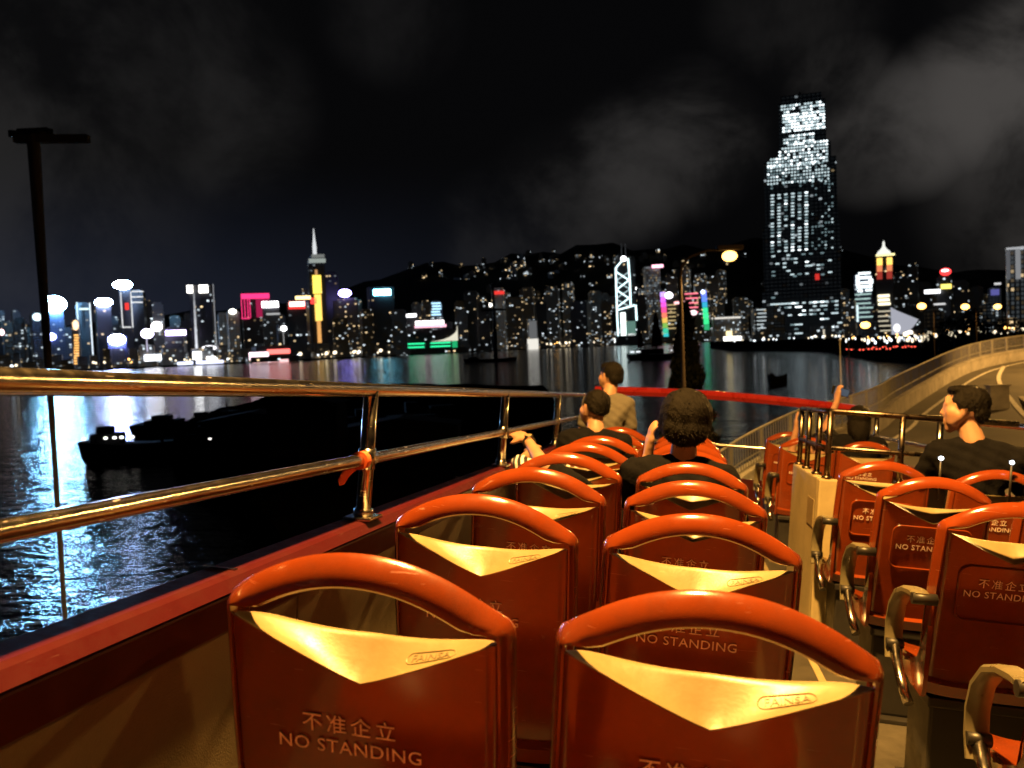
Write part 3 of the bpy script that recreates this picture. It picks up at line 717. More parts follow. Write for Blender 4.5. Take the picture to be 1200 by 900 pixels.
def person(base, label, J, shirt, trousers=M_JEANS, hairs=(), s=1.0, voxel=.0085, sleeve=.65, hands=None, torso=None):
    """J: joint positions in metres relative to base (bus frame), all scaled by s"""
    root = empty('person', BUS @ Matrix.Translation(base), label, 'person')
    g = {k: Vector(v)*s for k, v in J.items() if k not in ('yaw', 'tilt', 'nod')}
    Mh = Matrix.Translation(g['head']) @ Matrix.Rotation(J.get('yaw', 0), 4, 'Z') @ Matrix.Rotation(J.get('nod', 0), 4, 'X') @ Matrix.Rotation(J.get('tilt', 0), 4, 'Y') @ Matrix.Scale(s, 4)
    bm = bmesh.new(); head_parts(bm, Mh)
    hull(bm, (g['neck'], .058*s), (g['head']+(Mh.to_3x3() @ Vector((0, -.02, -.06))), .05*s))
    sl, srr = g['shL'], g['shR']
    hull(bm, (g['neck']-Vector((0, 0, .03))*s, .055*s), (sl, .055*s), (srr, .055*s), (g['chest'], .115*s))
    hull(bm, (g['chest'], .115*s), (g['pelvis'], .12*s))
    for a in 'LR':
        hull(bm, (g['sh'+a], .050*s), (g['el'+a], .037*s)); hull(bm, (g['el'+a], .037*s), (g['wr'+a], .025*s))
        hull(bm, (g['hip'+a], .082*s), (g['kn'+a], .056*s)); hull(bm, (g['kn'+a], .055*s), (g['an'+a], .036*s)); hull(bm, (g['an'+a], .036*s), (g['an'+a]+Vector((0, .15, -.035))*s, .026*s))
        d = (g['wr'+a]-g['el'+a]); hp = (hands or {}).get(a, (d, (0, 0, -1), .6)); hand(bm, g['wr'+a], hp[0], hp[1], hp[2], s)
    body = mesh_obj('body', remesh(bm, voxel*s, 3), M_SKIN, root, smooth=True)
    e = .014*s
    bm = bmesh.new()
    hull(bm, (g['neck']-Vector((0, 0, .030))*s, .067*s), (sl, .055*s+e), (srr, .055*s+e), (g['chest'], .118*s+e)); hull(bm, (g['chest'], .118*s+e), (g['pelvis'], .125*s+e))
    for a in 'LR': hull(bm, (g['sh'+a], .053*s+e), (g['sh'+a].lerp(g['el'+a], sleeve), .043*s+e))
    mod = remesh(bm, voxel*s, 2)
    ripple(mod, lambda c: .004*s*math.sin(c.x*55+c.z*38)*math.sin(c.z*61+c.y*27))
    mesh_obj('shirt', mod, shirt, root, smooth=True)
    bm = bmesh.new(); hull(bm, (g['pelvis']-Vector((0, 0, .04))*s, .128*s+e), (g['hipL'], .09*s+e), (g['hipR'], .09*s+e))
    for a in 'LR': hull(bm, (g['hip'+a], .088*s+e), (g['kn'+a], .062*s+e)); hull(bm, (g['kn'+a], .062*s+e), (g['an'+a]+Vector((0, 0, .03))*s, .048*s+e))
    mesh_obj('trousers', remesh(bm, voxel*s*1.4), trousers, root, smooth=True)
    bm = bmesh.new(); 
    for c, r in hairs: ball(bm, c, r, 18)
    for v in bm.verts: v.co = Mh @ v.co
    hm = remesh(bm, .0065*s, 1)
    ripple(hm, lambda c: s*(.0022*math.sin(c.x*95+c.z*25)*math.sin(c.y*60+c.z*40)+.0011*math.sin(c.x*230+c.y*170+6*math.sin(c.z*30))))
    hb = bmesh.new(); hb.from_mesh(hm); hb.normal_update(); vs_ = list(hb.verts); c0 = Mh.translation
    for q in range(1500):
        v_ = random.choice(vs_); n_ = v_.normal; out = (v_.co-c0)
        d_ = (n_*.44+Vector((0, 0, -.62))+Vector((random.gauss(0, .24), random.gauss(0, .24), random.gauss(0, .24)))+Vector((-out.y, out.x, 0))*2.0).normalized()
        w0 = d_.cross(n_); w0 = (w0.normalized() if w0.length > .01 else Vector((1, 0, 0)))*.0022*s; ln = random.uniform(.006, .015)*s
        p_ = v_.co-n_*.002
        hb.faces.new([hb.verts.new(p_-w0), hb.verts.new(p_+w0), hb.verts.new(p_+d_*ln*.6+w0*.7+n_*.002), hb.verts.new(p_+d_*ln)])
    hb.to_mesh(hm); hb.free()
    mesh_obj('hair', hm, M_HAIR, root, smooth=True)
    return root, g, Mh
def sit(**kw):
    """seated pose, base on the floor under the hips, facing +y"""
    J = dict(pelvis=(0, 0, .58), chest=(0, -.03, .88), neck=(0, -.02, 1.07), head=(0, .02, 1.215), shL=(-.17, -.03, 1.01), shR=(.17, -.03, 1.01), elL=(-.24, .02, .76), elR=(.24, .02, .76), wrL=(-.14, .22, .66), wrR=(.14, .22, .66),
             hipL=(-.10, .03, .55), hipR=(.10, .03, .55), knL=(-.12, .43, .53), knR=(.12, .43, .53), anL=(-.12, .42, .10), anR=(.12, .42, .10))
    J.update(kw); return J
SHORT = [((0, -.022, .040), (.082, .096, .088)), ((0, .045, .085), (.060, .042, .032)), ((0, -.070, -.005), (.066, .044, .050))]
PUFF = [((0, -.028, .040), (.108, .116, .108)), ((.0, -.070, -.020), (.098, .070, .075)), ((.055, -.01, .02), (.055, .07, .085)), ((-.055, -.01, .02), (.055, .07, .085)), ((0, .05, .095), (.075, .05, .042))]
LONG = [((0, -.025, .040), (.090, .104, .092)), ((0, -.070, -.070), (.080, .052, .10)), ((.055, -.03, -.04), (.036, .055, .10)), ((-.055, -.03, -.04), (.036, .055, .10)), ((0, .05, .085), (.06, .045, .034))]
def squeeze(J):
    for k, v in J.items():
        if k[:2] in ('pe', 'ch', 'ne', 'he', 'sh', 'el', 'wr', 'hi'): J[k] = (v[0]*(.84 if k[:2] in ('sh', 'el') else 1), v[1], v[2]+.27)
    return J
# 1 man in a grey shirt, far front left, head turned to the harbour
person((-.56, 7.03, -.07), 'person in a grey shirt sitting up high at the front left, facing the harbour',
       squeeze(sit(yaw=rad(48))), M_GREYCLOTH, hairs=SHORT, s=1.02)
# 2 short haired boy in black
person((-.50, 5.43, 0), 'person with cropped black hair and a black shirt, turned towards the left rail', sit(yaw=rad(40), head=(-.02, .02, 1.21)), M_BLACKCLOTH, hairs=[((0, -.024, .042), (.080, .094, .086)), ((0, -.066, .01), (.066, .042, .05))], s=1.0)
# 3 slouching low, arm with a watch stretched to the rail
r3, g3, _ = person((-.43, 3.98, 0), 'person in black slouched low between two seats, bare arm with a watch reaching the rail',
       sit(pelvis=(.02, -.02, .56), chest=(.03, .10, .68), neck=(.02, .23, .72), head=(.0, .34, .70), nod=rad(-70), shL=(-.03, -.02, .885), shR=(.19, .16, .70), elL=(-.215, .18, .975), wrL=(-.335, .50, 1.045), elR=(.24, .28, .55), wrR=(.12, .36, .50),
           hipL=(-.08, .06, .55)), M_BLACKCLOTH, hairs=SHORT, s=1.0, sleeve=.42, hands={'L': ((-.75, .75, .25), (.3, .2, -1), .55), 'R': ((-.3, .6, -.4), (0, 0, -1), .5)})
wp = g3['wrL'].lerp(g3['elL'], .12); d = (g3['wrL']-g3['elL']).normalized()
wt = empty('wrist_watch', BUS @ Matrix.Translation(Vector((-.43, 3.98, 0))+wp), 'pale wrist watch on the bare arm reaching for the rail', 'watch')
q = Vector((0, 0, 1)).rotation_difference(d).to_matrix().to_4x4()
bm = bmesh.new(); tube(bm, [q @ Vector((.029*math.cos(a*math.pi/10), .029*math.sin(a*math.pi/10), 0)) for a in range(20)], .007, 6, closed=True); done('strap', bm, M_DARK, wt)
side = (Vector((0.2, -1, .75)) - d*Vector((.2, -1, .75)).dot(d)).normalized(); q2 = Vector((0, 0, 1)).rotation_difference(side).to_matrix().to_4x4()
bm = bmesh.new(); tube(bm, [side*.026, side*.040], .022, 16); done('case', bm, M_STEEL, wt)
bm = bmesh.new(); tube(bm, [side*.0405, side*.0415], .018, 16); done('dial', bm, M_CREAM, wt)
# 4 striped sleeve by the rail
person((-.66, 4.78, 0), 'person in a black and white striped top leaning down against the left rail', sit(pelvis=(.0, .05, .52), chest=(-.06, .20, .74), neck=(-.07, .34, .85), head=(-.08, .44, .84), nod=rad(-55), shL=(-.20, .16, .90), shR=(.10, .24, .86), elL=(-.25, .26, .92), elR=(.08, .32, .62), wrL=(-.22, .46, .98), wrR=(.05, .4, .55),
           hipL=(-.08, .08, .5), hipR=(.08, .08, .5), knL=(-.1, .42, .46), knR=(.1, .42, .46), anL=(-.1, .42, .1), anR=(.1, .42, .1)), M_STRIPE, hairs=SHORT, s=.95, sleeve=.9)
# 5 big dark head in the middle
r5, g5, _ = person((.03, 3.80, 0), 'person with bushy black hair in dark clothes, seen from behind in the middle seats', sit(head=(0, .0, 1.175), neck=(0, -.02, 1.02), shL=(-.19, -.03, .955), shR=(.17, -.03, .955), elL=(-.22, .14, .80), wrL=(-.15, .19, 1.01)), M_BLACKCLOTH, hairs=PUFF, s=1.03, voxel=.0075, hands={'L': ((.05, -.05, 1), (1, .3, 0), .35)}, sleeve=.8)
# 6 man in a black T-shirt at right, profile to the left
person((1.56, 4.98, .05), 'person with short black hair in a black T-shirt looking left at the right hand seats', sit(yaw=rad(72), head=(-.075, .01, 1.225), neck=(-.03, -.02, 1.07), chest=(-.01, -.01, .90), shL=(-.17, .06, 1.00), shR=(.17, -.06, 1.00), elL=(-.25, .16, .78), wrL=(-.22, .40, .80)), M_BLACKCLOTH,
       hairs=[((0, -.026, .045), (.084, .096, .086)), ((0, .032, .100), (.058, .046, .026)), ((0, -.072, -.002), (.068, .046, .056)), ((.070, .0, .03), (.016, .03, .03)), ((-.070, .0, .03), (.016, .03, .03))], s=1.06, voxel=.0065, sleeve=.55)
def bus_at(u, v, Y):
    d = MR.transposed() @ pix(u, v); return d*(Y/d.y)+Vector((0, 0, 1.32))
for u, v, Y, lb in ((1103, 537, 4.55, 'small glaring white light left of the man in black'), (1186, 542, 4.64, 'small glaring white light on a stalk behind the man in black')):
    q = bus_at(u, v, Y); lt = empty('white_glint', BUS @ Matrix.Translation((q.x, q.y, q.z)), lb, 'light', 'small white lights by the right hand seats')  # white glints built as small glowing heads on stalks
    bm = bmesh.new(); ball(bm, (0, 0, 0), (.012, .008, .010), 12); done('light_head', bm, emit('white glint glow', (.80, .90, 1), 9), lt, smooth=True)
    bm = bmesh.new(); tube(bm, [(0, .004, -.012), (0, .006, -.20)], .006, 8); done('stalk', bm, M_DARK, lt)
# 7 person with a phone raised
r7, g7, _ = person((1.47, 7.75, .07), 'person with dark hair in black holding a phone up over the front seats', sit(head=(.02, .02, 1.09), neck=(.02, 0, .96), chest=(0, -.02, .80), pelvis=(0, 0, .54), shL=(-.16, .0, .91), shR=(.18, 0, .91), elL=(-.20, .18, 1.02), wrL=(-.135, .14, 1.235), nod=rad(-8)), M_BLACKCLOTH, hairs=LONG, s=1.05,
       hands={'L': ((.05, .1, 1), (.8, .3, 0), .7)}, sleeve=.5)
pp = Vector((1.47, 7.75, .07))+g7['wrL']+Vector((.03, .03, .095))
bm = bmesh.new(); box(bm, -.075, .075, -.006, .006, -.036, .036, bev=.005)
ph = done('phone', bm, M_PHONE, M=BUS @ Matrix.Translation(pp) @ Matrix.Rotation(rad(12), 4, 'Y')); tag(ph, 'black phone held up sideways in a raised hand at the front', 'phone')
bm = bmesh.new(); box(bm, -.05, .068, -.0085, -.0068, -.03, .03); done('camera_screen', bm, emit('phone screen', (.30, .36, .45), .25), ph)
# 8 raised bare arm beyond the stairwell rails
person((1.17, 7.72, -.03), 'person in dark clothes whose bare hand is raised beside the stairwell rails', sit(head=(.02, .06, 1.0), neck=(.02, .04, .88), chest=(0, .0, .74), pelvis=(0, 0, .52), shL=(-.15, .02, .85), shR=(.17, .02, .85), elL=(-.20, .10, .93), wrL=(-.18, .05, 1.13), knL=(-.12, .4, .5), nod=rad(-25)), M_BLACKCLOTH, hairs=SHORT, s=1.0,
       hands={'L': ((-.05, .0, 1), (1, 0, 0), .3)}, sleeve=.4)

# ------------------------------------------------------------------ the city across the water
FAC = {
 'cool':  facade('dark tower, cool rooms', (.040, .043, .050), 5.0, 4.6, .14, 1.7, .25, .05, .014),
 'warm':  facade('dark tower, warm rooms', (.045, .042, .040), 5.0, 4.6, .17, 1.4, .70, .04, .012),
 'dense': facade('busy tower, mixed rooms', (.050, .050, .050), 4.6, 4.4, .30, 1.2, .45, .06, .018),
 'grey':  facade('pale stone tower', (.20, .20, .21), 5.0, 5.2, .22, 1.3, .35, .05, .045, (.2, .8, .12, .82)),
 'dark':  facade('unlit tower', (.030, .030, .034), 5.5, 5.0, .07, 1.8, .4, .03, .004),
 'blue':  facade('bluish glass tower', (.03, .035, .07), 5.0, 4.6, .14, 1.4, .05, .06, .026),
}
EM = {}
def em(col, s, sample=False):  # glow for signs, windows and lamps, also put on floodlit faces and roofs
    k = (col, s, sample)
    if k not in EM: EM[k] = emit('lamp or floodlit glow %d' % len(EM), col, s, sample)
    return EM[k]
WHITE, CYAN, LILAC, GOLD, REDC, GREEN, BLUE, MAG, AMBER = (1, 1, 1), (.72, .96, 1), (.80, .80, 1), (1, .74, .16), (1, .05, .04), (.04, .9, .30), (.15, .30, 1), (1, .04, .20), (1, .55, .16)
def to_pix(p):
    q = WC.transposed() @ p; return 600+F*q.x/q.y, 450-F*q.z/q.y
class Tower:
    """a building standing on the ground at depth Y; measures given in pixels of the 1200 wide photograph turn into metres at its own distance"""
    def __init__(s, u, hw, top, Y, style='dark', label='', group=None, shape='box', depth=.8, rot=None, name='tower_block', cat='tower', base=GZ, setback=True):
        s.Y = Y; s.k = Y/F*(1/abs((WC @ pix(u, 400)).y)) if False else Y/F
        g0, g1 = to_pix(at(u, 405, Y)), to_pix(at(u, 405, Y)+Vector((0, 0, 100.0))); s.lean = (g1[0]-g0[0])/(g1[1]-g0[1])
        u = u-s.lean*((top+405)/2-405)
        c = at(u, 405, Y); s.zt = at(u, top, Y).z; s.base = base; s.h = s.zt-base; s.hw = hw*s.k; s.u = u; s.dep = s.hw*2*depth
        rot = random.uniform(-.30, .30) if rot is None else rot
        s.rot = rot; az = math.atan((u-600)/F); s.k *= math.cos(az); s.hw = hw*s.k; s.dep = s.hw*2*depth
        s.root = empty(name, Matrix.Translation((c.x*(1+s.dep/2/Y), c.y+s.dep/2, base)) @ Matrix.Rotation(rot-az, 4, 'Z'), label, cat, group)
        s.inv = s.root.matrix_world.inverted()
        bm = bmesh.new(); x = s.hw/(abs(math.cos(rot))+depth*abs(math.sin(rot)))
        s.x = x; s.y = x*depth; h = s.h
        if shape == 'box':
            box(bm, -x, x, -s.y, s.y, 0, h*.965 if setback else h)
            if setback: box(bm, -x*.72, x*.72, -s.y*.72, s.y*.72, h*.9655, h)
            pw = min(1.35, 1.12+random.random()*.25)
            box(bm, -x*pw, x*pw, -s.y*pw, s.y*pw, -1.5, h*.07+6)
        elif shape == 'round':
            tube(bm, [(0, 0, 0), (0, 0, h*.93)], x, 20); tube(bm, [(0, 0, h*.931), (0, 0, h*.965), (0, 0, h)], [x*.85, x*.8, x*.45], 20)
        elif shape == 'oct':
            tube(bm, [(0, 0, 0), (0, 0, h)], x*1.05, 8)
        elif shape == 'step':
            box(bm, -x, x, -s.y, s.y, 0, h*.72); box(bm, -x*.8, x*.8, -s.y*.8, s.y*.8, h*.7205, h*.9); box(bm, -x*.5, x*.5, -s.y*.5, s.y*.5, h*.9005, h)
        done('wall', bm, FAC[style] if isinstance(style, str) else style, s.root)
    def z(s, v): return at(s.u, v, s.Y).z-s.base
    def X(s, u, v=405): return (u-s.u-s.lean*(v-405))*s.k
    def add(s, name, u0, u1, v0, v1, mat, front=True, dep=1.6, shape='box', parent=None):
        """a block of the facade between two pixel columns and rows, standing proud of the front"""
        bm = bmesh.new(); R = Matrix.Rotation(-s.rot, 4, 'Z'); yf = -s.dep/2-2.0 if front else -dep/2
        vm_ = (v0+v1)/2; x0, x1, z0, z1 = s.X(u0, vm_), s.X(u1, vm_), s.z(v1), s.z(v0)
        if shape == 'box': box(bm, x0, x1, yf-dep, yf, z0, z1, M=R)
        elif shape == 'oval':
            for v in ball(bm, ((x0+x1)/2, yf-dep/2, (z0+z1)/2), ((x1-x0)/2, dep, (z1-z0)/2), 18): v.co = R @ v.co
        o = done(name, bm, mat, parent or s.root, smooth=shape == 'oval'); return o
    def frame(s, name, u0, u1, v0, v1, th, mat, sides='LRT'):
        for c, (a, b_, p, q) in {'L': (u0, u0+th, v0, v1), 'R': (u1-th, u1, v0, v1), 'T': (u0+th+.05, u1-th-.05, v0, v0+th), 'B': (u0+th+.05, u1-th-.05, v1-th, v1)}.items():
            if c in sides: s.add(name, a, b_, p, q, mat)
    def lines(s, name, u0, u1, v0, v1, n, fillf, mat, jag=0):
        o = None
        for i in range(n):
            a = v0+(v1-v0)*i/n; j = random.uniform(-jag, jag)
            s.add(name, u0+max(0, j), u1+min(0, j), a, a+(v1-v0)/n*fillf, mat)
        return s
YL, YM = 1480, 1800
# ---- left, eastern shore
Tower(6, 9, 376, YL, 'warm', 'short tower at the left edge with a pink lamp', None); 
t = Tower(-2, 7, 384, 1440, 'dark', 'low dark block cut by the left edge with pink lit roof lamp'); t.add('roof_lamp', -1, 5, 386, 393, em((1, .6, .62), 5), shape='oval')
Tower(24, 8, 372, 1540, 'cool', 'thin tower with scattered white windows near the left edge')
t = Tower(43, 8, 366, 1500, 'blue', 'bluish tower with small cyan roof crown left of the brightest sign'); t.add('roof_crown', 38, 49, 367, 376, em(CYAN, 2.5), shape='oval')
t = Tower(62, 13, 352, 1460, 'blue', 'dark tower under the largest blazing blue white roof sign'); t.add('roof_sign', 47, 78, 347, 366, em((.24, .60, 1), 400, True), shape='oval', dep=5); t.add('facade_sign', 50, 66, 390, 399, em((.36, .42, 1), 22), shape='oval')
Tower(78, 7, 383, 1580, 'blue', 'low bluish tower just right of the brightest roof sign')
t = Tower(89, 5, 374, 1440, 'warm', 'slim tower lit by a column of orange windows'); t.lines('window_row', 86.5, 92.5, 392, 428, 12, .55, em((1, .50, .14), 1.8), .8); t.add('balcony_lamp', 85, 92, 375, 387, em((1, .62, .36), 2.5), shape='oval')
t = Tower(99, 9.5, 354, 1490, 'dark', 'dark tower edged by two thin white light strips'); t.frame('edge_light', 90.5, 108, 355, 428, 1.3, em((.80, .92, 1), 1.6), 'R'); t.add('edge_light', 90, 91.4, 354, 378, em(CYAN, 1.5)); t.add('roof_bar', 93, 104, 361, 363, em(CYAN, 1.6))
t = Tower(121, 10, 349, 1500, 'dark', 'dark tower wearing a white oval roof sign, left of the tallest sign'); t.add('roof_sign', 111, 132, 349.5, 359, em((.42, .55, 1), 190, True), shape='oval', dep=4)
t = Tower(137, 11, 393, 1420, 'blue', 'low block by the shore with a glowing white oval sign'); t.add('roof_sign', 127, 147, 392, 404, em((.36, .42, 1), 220, True), shape='oval', dep=4)
t = Tower(148, 7, 334, 1530, 'dark', 'slender tower with high white sign and red sign below', setback=False); t.add('roof_sign', 132, 155, 328.5, 339, em((.40, .62, 1), 120, True), shape='oval', dep=4); t.frame('edge_light', 142, 155, 342, 384, 1.2, em(WHITE, 1.0), 'LRB'); t.add('red_sign', 146.5, 151, 355, 363, em(REDC, 1.2))
t = Tower(163, 9, 339, 1600, 'dark', 'dark tower with three white horizontal light bars at its top'); t.lines('light_bar', 153, 168, 341, 360, 3, .16, em(WHITE, 1.3), 2)
Tower(174, 7, 352, 1640, 'dark', 'dark slim tower behind the white light bars')
t = Tower(186, 6.5, 354, 1560, 'dense', 'pale busy tower with a round glowing lamp on its front'); t.add('round_lamp', 177, 190, 377, 388, em((1, .93, .95), 12), shape='oval', dep=4)
t = Tower(172, 9, 404, 1390, 'grey', 'low lit terminal by the water with bright white upper strip'); t.add('lit_strip', 169, 189, 416, 423, em((.9, .93, 1), 4)); t.add('beacon', 165, 180, 385.5, 396.5, em((.75, .7, 1), 12), shape='oval'); t.add('beacon_mast', 171.6, 172.8, 396, 412, em((.8, .75, 1), 1))
t = Tower(206, 13, 383, 1450, 'dark', 'broad block carrying a long lilac rectangular sign'); t.add('roof_sign', 194, 218, 387, 393, em((.62, .5, 1), 8, True))
t = Tower(218, 6, 375, 1600, 'dark', 'narrow dark tower behind the lilac sign')
t = Tower(238, 15, 333, 1500, 'dark', 'large dark tower with two lit squares on top and bright edges', setback=False); t.add('lit_square', 219, 226, 334, 343, em((1, .97, .90), 4)); t.add('lit_square', 233, 243.5, 334, 343, em((1, .97, .90), 5))
t.frame('edge_light', 250.6, 252.2, 333, 412, .8, em((.8, .83, .9), .45), 'R')
for i in range(8): t.add('edge_light', 226.5+.42*i, 228.2+.62*i, 343+10*i, 353+10*i, em((.85, .88, .95), .35+.12*i))
t.add('podium_light', 236, 254, 405, 411, em((.95, .95, 1), 2.2), shape='oval')
t = Tower(237, 12, 408, 1385, 'grey', 'low shore terminal blazing with white lamps under the edged tower'); t.add('lit_front', 208, 262, 423, 426.5, em((.7, .74, 1), 2.2)); t.add('lit_front', 226, 236, 412, 422, em(WHITE, 5)); t.add('lit_front', 242, 252, 418, 422, em(WHITE, 3))
t = Tower(262, 6.5, 366, 1560, 'grey', 'pale grey tower, left one of a close pair'); t = Tower(274, 7.5, 363, 1540, 'grey', 'pale grey tower with a roof lamp, right one of a close pair'); t.add('roof_lamp', 268, 277, 362, 368, em((1, .95, .8), 6), shape='oval'); t.add('podium_light', 258, 271, 416, 423, em((1, .88, .45), 1.3))
t = Tower(299, 15.5, 343, 1550, 'dark', 'dark tower outlined in magenta neon at its top', setback=False); t.add('neon_top', 282.5, 315.5, 344, 350, em(MAG, 1.6)); t.add('neon_panel', 300, 316, 350.5, 372, em(MAG, .35))
for u in (283, 286.5, 290, 292.5): t.add('neon_line', u, u+.9, 350.3, 372, em(MAG, 1.4))
t.add('neon_line', 283, 293, 372.2, 373.4, em(MAG, 1.3))
t = Tower(318, 10, 352, 1520, 'cool', 'dark tower with a white box sign beside the magenta neon'); t.add('roof_sign', 307, 326, 353.5, 360, em((1, .94, .97), 11, True)); t.add('lit_floor', 312, 328, 367, 369, em(WHITE, .5))
t = Tower(331, 7, 380, 1490, 'dark', 'low dark tower topped by a small white globe'); t.add('roof_lamp', 329, 336, 382, 388, em(WHITE, 8), shape='oval'); t.add('roof_mast', 332, 332.8, 388, 404, em(WHITE, .4))
t = Tower(350, 13, 351, 1520, 'dark', 'dark tower under a red sign with pale lettering beside the golden spire'); t.add('roof_sign', 339, 357, 353.5, 359, em((1, .42, .36), 6, True)); t.add('red_glow_panel', 338, 358, 359.3, 362, em(REDC, 1.3)); t.add('gold_bar', 346, 364, 347, 351, em((1, .72, .30), 3))
t = Tower(318, 24, 405, 1400, 'dark', 'long low shore hall blazing white at left and red at right'); t.add('white_front', 292, 315, 412, 421, em((1, .75, .85), 2.6, True)); t.add('red_front', 313, 340, 409.5, 415, em((1, .16, .14), 2.4, True)); t.add('rose_front', 296, 338, 421.5, 425, em((1, .55, .55), 1.5))
# the tall golden tower
t = Tower(372, 10.5, 309, 1620, 'dark', 'tallest left hand skyscraper with golden stripe and lit needle spire', depth=1.0, rot=.15, setback=False)
t.add('gold_stripe', 366.5, 376.5, 322.5, 344, em((1, .70, .10), 1.9)); t.add('gold_stripe', 369, 377, 345, 376, em((1, .62, .12), 1.7)); t.add('gold_stripe', 372, 376.5, 376.3, 405, em((1, .48, .14), .9)); t.add('gold_stripe', 369, 372, 316, 322, em((1, .5, .2), .6)); t.add('red_sign', 364, 371, 349, 356, em(REDC, 2))
bm = bmesh.new(); k_ = t.k
tube(bm, [(0, 0, t.z(309)), (0, 0, t.z(303)), (0, 0, t.z(297))], [t.x*1.0, t.x*.95, t.x*.55], 3); cr_ = done('pyramid_roof', bm, FAC['grey'], t.root)
t.add('crown_light', 362, 381.5, 303, 308, em((.75, .85, .78), .42)); t.add('crown_light', 365, 380, 298, 302, em((.8, .85, .8), .22))
bm = bmesh.new(); tube(bm, [(0, 0, t.z(297)), (0, 0, t.z(288)), (0, 0, t.z(276)), (0, 0, t.z(266))], [k_*2.2, k_*2.4, k_*1.1, k_*.35], 8); sp_ = done('spire', bm, em((.85, .88, .9), .9), t.root)
for u, hw, top, Y, st_, lb in ((389, 9, 318, 1750, 'dark', 'dark tower right beside the golden skyscraper'), (360, 6, 338, 1700, 'warm', 'narrow tower hidden behind the golden skyscraper')): Tower(u, hw, top, Y, st_, lb)
t = Tower(408, 17, 349, 1640, 'warm', 'broad tower with warm windows and a slanted lilac sign', depth=.5); t.add('roof_sign', 396.5, 411.5, 339, 348, em((.34, .28, 1), 28, True), shape='oval', dep=4)
t = Tower(447, 16, 336, 1700, 'dark', 'dark tower capped by a crisp cyan white rectangular sign', depth=.5, setback=False); t.add('roof_sign', 437.5, 458, 339, 346, em((.20, .72, .95), 18, True))
Tower(430, 8, 362, 1600, 'warm', 'mid height block with warm windows left of the cyan sign'); Tower(468, 9, 362, 1680, 'cool', 'dark mid height tower right of the cyan sign')
Tower(399, 9, 372, 1580, 'warm', 'squat block with many amber windows below the lilac sign')
t = Tower(482, 6.5, 367, 1760, 'dark', 'small dark tower with a little white roof sign by the curved hall'); t.add('roof_sign', 476, 488, 368, 371.5, em((.95, .97, 1), 4)); 
t = Tower(512, 7, 352, 1800, 'blue', 'tower with bright blue light bars above the curved hall'); t.lines('blue_bar', 505.5, 517, 354.5, 371, 5, .55, em((.45, .78, 1), 1.8), 1.5)
# convention hall with curved shell roof and green bands
t = Tower(513, 26, 386, 1740, 'dark', 'low waterfront hall with pale curved shell roof and green light bands', name='exhibition_hall', cat='hall', depth=.5, rot=0, setback=False)
t.add('lit_eave', 487, 520, 375.5, 380, em((1, .90, .92), 5)); t.add('lit_eave', 486, 523, 380.3, 383.5, em((1, .50, .62), 1.6))
for (u0, u1) in ((478, 497.5), (504.5, 528)): t.lines('green_band', u0, u1, 401, 413, 3, .42, em((.03, .85, .34), 1.5))
t.add('green_band', 530, 536, 399, 413, em((.02, .55, .2), .8))
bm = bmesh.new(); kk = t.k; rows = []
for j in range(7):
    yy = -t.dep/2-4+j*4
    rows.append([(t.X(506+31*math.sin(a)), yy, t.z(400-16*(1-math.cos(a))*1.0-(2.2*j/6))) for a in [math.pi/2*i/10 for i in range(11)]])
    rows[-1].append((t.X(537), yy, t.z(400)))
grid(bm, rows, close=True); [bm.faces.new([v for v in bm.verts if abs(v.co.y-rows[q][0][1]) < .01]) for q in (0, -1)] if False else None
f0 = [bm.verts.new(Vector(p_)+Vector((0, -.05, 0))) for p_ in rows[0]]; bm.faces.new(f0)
done('shell_roof', bm, em((.98, .94, .74), .85), t.root)  # floodlighting put into the roof as its own glow
# ---- middle shore in front of the peak
for u, hw, top, Y, st_, lb in ((553, 9, 340, 1950, 'dark', 'dark tower right of the blue light bars'), (541, 7, 360, 1900, 'cool', 'low tower behind the curved shell roof'), (568, 7, 352, 1920, 'dark', 'narrow dark tower left of the red topped one'),
   (603, 9, 348, 1980, 'warm', 'tower with warm windows right of the red topped one'), (619, 9, 336, 2020, 'warm', 'tower with gold lit corner windows under the hill'), (634, 7, 352, 1990, 'dark', 'dark low tower between two warm windowed ones'),
   (648, 9, 335, 2050, 'cool', 'mid height tower with patches of white windows'), (667, 7, 330, 2080, 'dense', 'thin busy tower with gold windows near the top'), (681, 12, 352, 1960, 'dark', 'broad dark office slab with hardly any light'),
   (698, 8, 340, 2060, 'cool', 'tower with white lit floors left of the braced tower'), (711, 6, 352, 2000, 'warm', 'small warm tower touching the braced tower'), (592, 6, 358, 2000, 'cool', 'slim cool tower right behind the red topped one')):
    Tower(u, hw, top, Y, st_, lb)
t = Tower(585, 8, 337, 1960, 'grey', 'pale grey tower with a red strip across its top'); t.add('red_strip', 578, 591, 341, 345, em(REDC, 1.0)); 
t = Tower(572, 5, 355, 1930, 'dark', 'little dark tower with an oval lamp on its roof'); t.add('roof_lamp', 569, 577, 355, 360, em((1, .96, .85), 4), shape='oval')
t = Tower(624, 6, 374, 1940, 'grey', 'small pale tower floodlit white at its foot'); t.add('floodlit_foot', 618, 631, 397, 410, em((1, .96, .86), .9)); t.add('floodlit_front', 620, 629, 376, 396.5, em((.8, .82, .84), .16))  # floodlit foot and front glow by themselves
for u0, u1, v, Y, lb in ((611, 624, 337, 1935, 0), (687, 700, 345, 1955, 1), (664, 672, 340, 2040, 2)):
    pass
